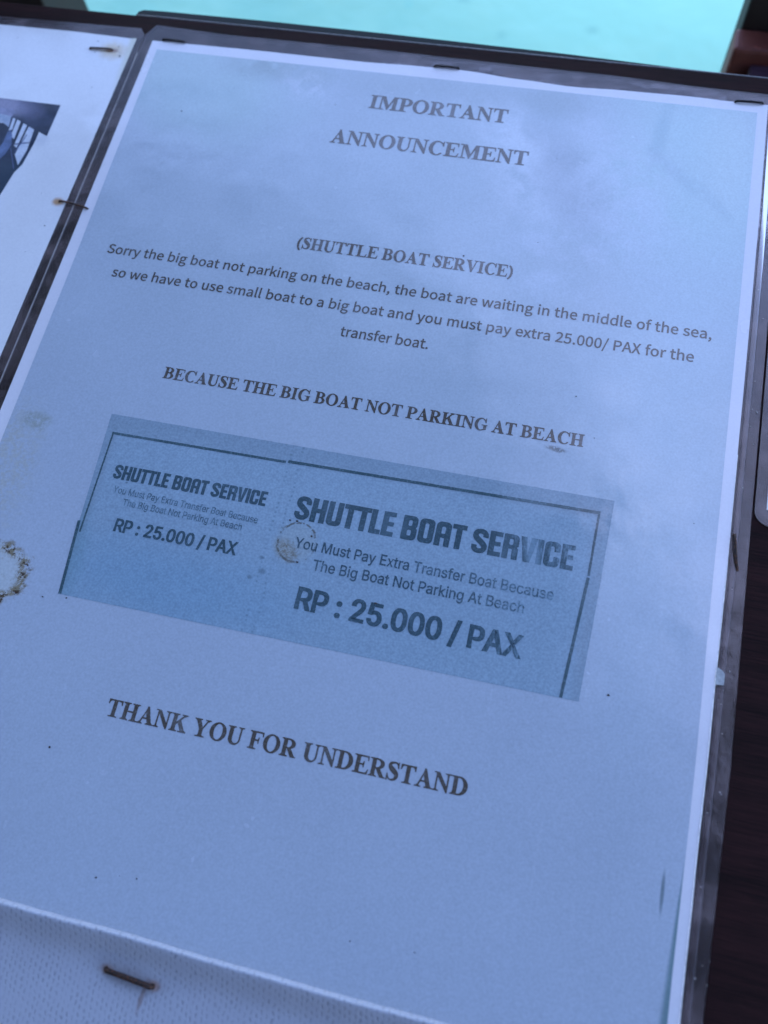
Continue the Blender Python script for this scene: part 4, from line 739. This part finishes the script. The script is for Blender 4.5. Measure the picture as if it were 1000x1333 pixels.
# grit and fly specks stuck to the film
def specks(name, parent, pts, z, mat=None):
    for x, y, r in pts:
        n = 7; e = random.uniform(0.55, 1.0); a0 = random.random() * 6; v = []
        for k in range(n):
            a = a0 + 2 * math.pi * k / n; q = r * random.uniform(0.7, 1.15)
            v.append((x + q * math.cos(a), y + q * e * math.sin(a), z))
        v.append((x, y, z + r * 0.5))
        mesh_obj(name, v, [[k, (k + 1) % n, n] for k in range(n)], mat or M_speck, parent)
sp = [(71.9, -19.4, .22), (125.3, -72.2, .32), (49.5, -237.2, .35), (71.6, -263.6, .26), (77.2, -262.0, .16), (81.5, -261.7, .22), (184.9, -195.3, .38), (165.3, -114.0, .25),
      (20.4, -29.5, .28), (146.5, -63.7, .2), (147.4, -31.0, .2), (149.8, -262.3, .2), (134.8, -263.3, .2), (40.2, -199, .3), (33.5, -200, .3), (123.0, -183.9, .5), (172, -126, .2), (94.6, -165.6, .35), (96.6, -165.5, .4), (99.6, -176.9, .38), (101.6, -169.0, .36)]
for _ in range(5): sp.append((random.uniform(6, 205), random.uniform(-270, -6), random.uniform(0.10, 0.16)))
specks('grit', note, sp, 0.56)
specks('grit', left, [(-14.6, -23.7, .2), (-10.3, -82.3, .32), (-19.6, -2.8, .32), (-19.0, -7.9, .2), (-11.2, -4.2, .25), (-9.7, -7.0, .28), (-9.4, -8.4, .36), (-50, -5, .2), (-13, -93, .2), (-16, -70, .15), (-22, -110, .2)], 0.46)
fr = slab('film_scrap', [(1, [(210.0, -183.0), (211.3, -183.6), (212.0, -184.4), (212.0, -187.2), (209.9, -187.4)])], 0.42, 0.62, M_frag, note)
specks('trapped_dust', note, [(random.uniform(210.8, 214.5), random.uniform(-262, -30), random.uniform(0.10, 0.26)) for _ in range(26)] + [(random.uniform(-3, -0.3), random.uniform(-130, 0), random.uniform(0.08, 0.14)) for _ in range(8)] + [(x, 4.5, 0.14) for x in (28, 41, 62, 83)], 0.33, plain('trapped dust', (0.30, 0.29, 0.29), 0.6))

# ------------------------------------------------------------------ staples
def staple(label, a, b, zb, rad, mat, group='rusty staples', legs=(-0.25, -0.25), lift=0.18, twist=0.0):
    A, B = Vector((a[0], a[1], 0)), Vector((b[0], b[1], 0)); d = (B - A); L = d.length; d.normalize(); n = Vector((-d.y, d.x, 0))
    pts = [A + Vector((0, 0, legs[0])), A + d * 0.15 + Vector((0, 0, zb * 0.6))]
    for k in range(7):
        u = 0.06 + 0.88 * k / 6
        pts.append(A + d * (L * u) + Vector((0, 0, zb + rad + lift * math.sin(math.pi * u))) + n * (twist * math.sin(math.pi * u * 1.3)))
    pts += [B - d * 0.15 + Vector((0, 0, zb * 0.6)), B + Vector((0, 0, legs[1]))]
    o = tube('staple', pts, rad, mat, None, 8, 0.8, 0.2)
    return tag(o, label, 'staple', group)
staple('rusty staple with a brown stain in the corner of the sheet with the boat photo', (-21.6, -6.6), (-12.7, -6.0), 0.46, 0.36, M_rust)
staple('rusty staple bridging the dark gap between the boat photo sheet and the announcement', (-9.1, -72.3), (1.9, -73.6), 0.50, 0.36, M_rust, twist=0.15)
staple('dark staple on the top edge of the announcement nearest its left corner', (3.6, 1.0), (12.3, 0.7), 0.44, 0.36, M_steel)
staple('dark staple on the top edge of the announcement just above the word IMPORTANT', (101.0, 1.7), (109.8, 1.8), 0.44, 0.38, M_steel)
staple('dark staple at the top right corner of the announcement', (199.3, 0.0), (208.4, 0.5), 0.44, 0.38, M_steel)

def pin(label):
    o = tube('staple', [(211.2, -147.0, 0.2), (211.35, -147.4, 0.9), (211.5, -149, 1.15), (211.9, -152, 1.0), (212.4, -155, 0.75), (212.75, -156.4, 0.5), (212.9, -156.9, 0.2)], 0.36, M_rust, None, 8, 0.8, 0.2)
    return tag(o, label, 'staple', 'rusty staples')
pin('bent brown staple pressed upright into the clear film right of the ticket picture')

# ------------------------------------------------------------------ woven cloth lying over the foot of the sheet
KE = [(-60, -270.6), (240, -274.8)]
PROF = [(0.8, 0.62), (0.3, 1.0), (0.0, 1.9), (-0.1, 3.0), (-0.02, 4.0), (0.2, 4.7), (0.55, 5.0), (1.0, 4.9), (2.0, 4.35), (3.4, 3.45), (4.8, 2.6), (6.2, 1.95), (7.6, 1.6), (9.5, 1.45), (15.0, 1.4), (20, 1.3), (30, 1.15), (50, 1.0), (70, 1.0)]
def cloth():
    xs = [-60 + 2.0 * i for i in range(151)]; v = []; f = []; n = len(PROF)
    for x in xs:
        e = interp(KE, x) - 0.7 + 0.10 * math.sin(x * 0.083 + 1) + 0.07 * math.sin(x * 0.17) + 0.03 * math.sin(x * 0.9)
        for k, (d, z) in enumerate(PROF):
            wv = 0.14 * math.sin(x * 0.11 + d * 0.3) + 0.07 * math.sin(x * 0.37 + d * 0.2) if k > 3 else 0.0
            dip = -0.25 * math.exp(-((x - 87) / 12.0) ** 2) * min(1, d / 6) if k > 5 else 0
            v.append((x, e - d, z + wv + dip))
    for i in range(len(xs) - 1):
        for k in range(n - 1): f.append([i * n + k, i * n + k + 1, (i + 1) * n + k + 1, (i + 1) * n + k])
    t = NT('white woven plastic cloth')
    # weave: columns of short slanted dashes
    wx = t.math('MULTIPLY', t.math('SUBTRACT', t.noise(0.35, 3, 0.6), 0.5), 1.8)
    u = t.math('ADD', t.math('ADD', t.x, t.math('MULTIPLY', t.y, 0.10)), wx)
    row = t.math('FLOOR', t.math('DIVIDE', u, 1.25))
    fu = t.math('SUBTRACT', t.math('FRACT', t.math('DIVIDE', u, 1.25)), 0.5)
    fv = t.math('SUBTRACT', t.math('FRACT', t.math('ADD', t.math('ADD', t.math('DIVIDE', t.y, 1.6), t.math('MULTIPLY', row, 0.37)), t.math('MULTIPLY', wx, 0.3))), 0.5)
    a = t.ramp(t.math('ABSOLUTE', fu), 0.30, 0.06); b_ = t.ramp(t.math('ABSOLUTE', fv), 0.44, 0.12)
    wv = t.math('MULTIPLY', t.math('MULTIPLY', a, b_), t.ramp(t.noise(0.45, 3, 0.6), 0.36, 0.62, 0.3, 1.0))
    c = t.mix(t.math('MULTIPLY', wv, 0.62), (0.39, 0.41, 0.455), (0.23, 0.245, 0.275))
    c = t.mix(t.ramp(t.noise(0.9, 4, 0.7), 0.62, 0.74, 0, 0.35), c, (0.28, 0.28, 0.30))
    c = t.mix(t.ramp(t.noise(0.05, 4, 0.6), 0.42, 0.68, 0, 0.28), c, (0.36, 0.37, 0.42))
    # dirt rubbed along the roll, small dark nicks, rust run below the staple
    ny = t.math('MULTIPLY', t.ramp(t.y, -277, -273), t.ramp(t.noise(0.8, 3, 0.7, t.vec(1.6, 0.6, 1)), 0.66, 0.74))
    c = t.mix(t.math('MULTIPLY', ny, 0.8), c, (0.05, 0.05, 0.06))
    c = t.mix(t.math('MULTIPLY', t.blob(90.8, -285.0, 0.55, 3.2, 0.6, -4, 1.0, 0.6), 0.6), c, (0.20, 0.13, 0.11))
    c = t.mix(t.math('MULTIPLY', t.blob(87, -281.9, 7.5, 1.9, 0.7, -3, 0.8, 0.5), 0.45), c, (0.22, 0.20, 0.19))
    c = t.mix(t.math('MULTIPLY', t.blob(81, -281.6, 1.4, 1.0, 0.6, 0, 0.8, 0.8), 0.7), c, (0.30, 0.20, 0.16))
    c = t.mix(t.math('MULTIPLY', t.blob(92.8, -282.4, 1.5, 1.1, 0.6, 0, 0.8, 0.8), 0.7), c, (0.26, 0.14, 0.09))
    h = t.math('SUBTRACT', t.math('MULTIPLY', t.noise(1.2, 2, 0.6), 0.5), wv)
    mt = t.done(t.principled(c, 0.5, t.bump(h, 0.45, 0.0002), spec=0.4))
    o = mesh_obj('woven_cloth', v, f, mt, None, smooth=True)
    so = o.modifiers.new('thickness', 'SOLIDIFY'); so.thickness = 0.0004; so.offset = -1 
    return tag(o, 'white woven plastic cloth with a raised edge covering the foot of the announcement', 'cloth')
cloth()
staple('thick blackened staple through the white woven cloth', (80.4, -281.6), (93.0, -282.6), 1.5, 0.64, M_rust, lift=0.25, legs=(0.4, 0.4))
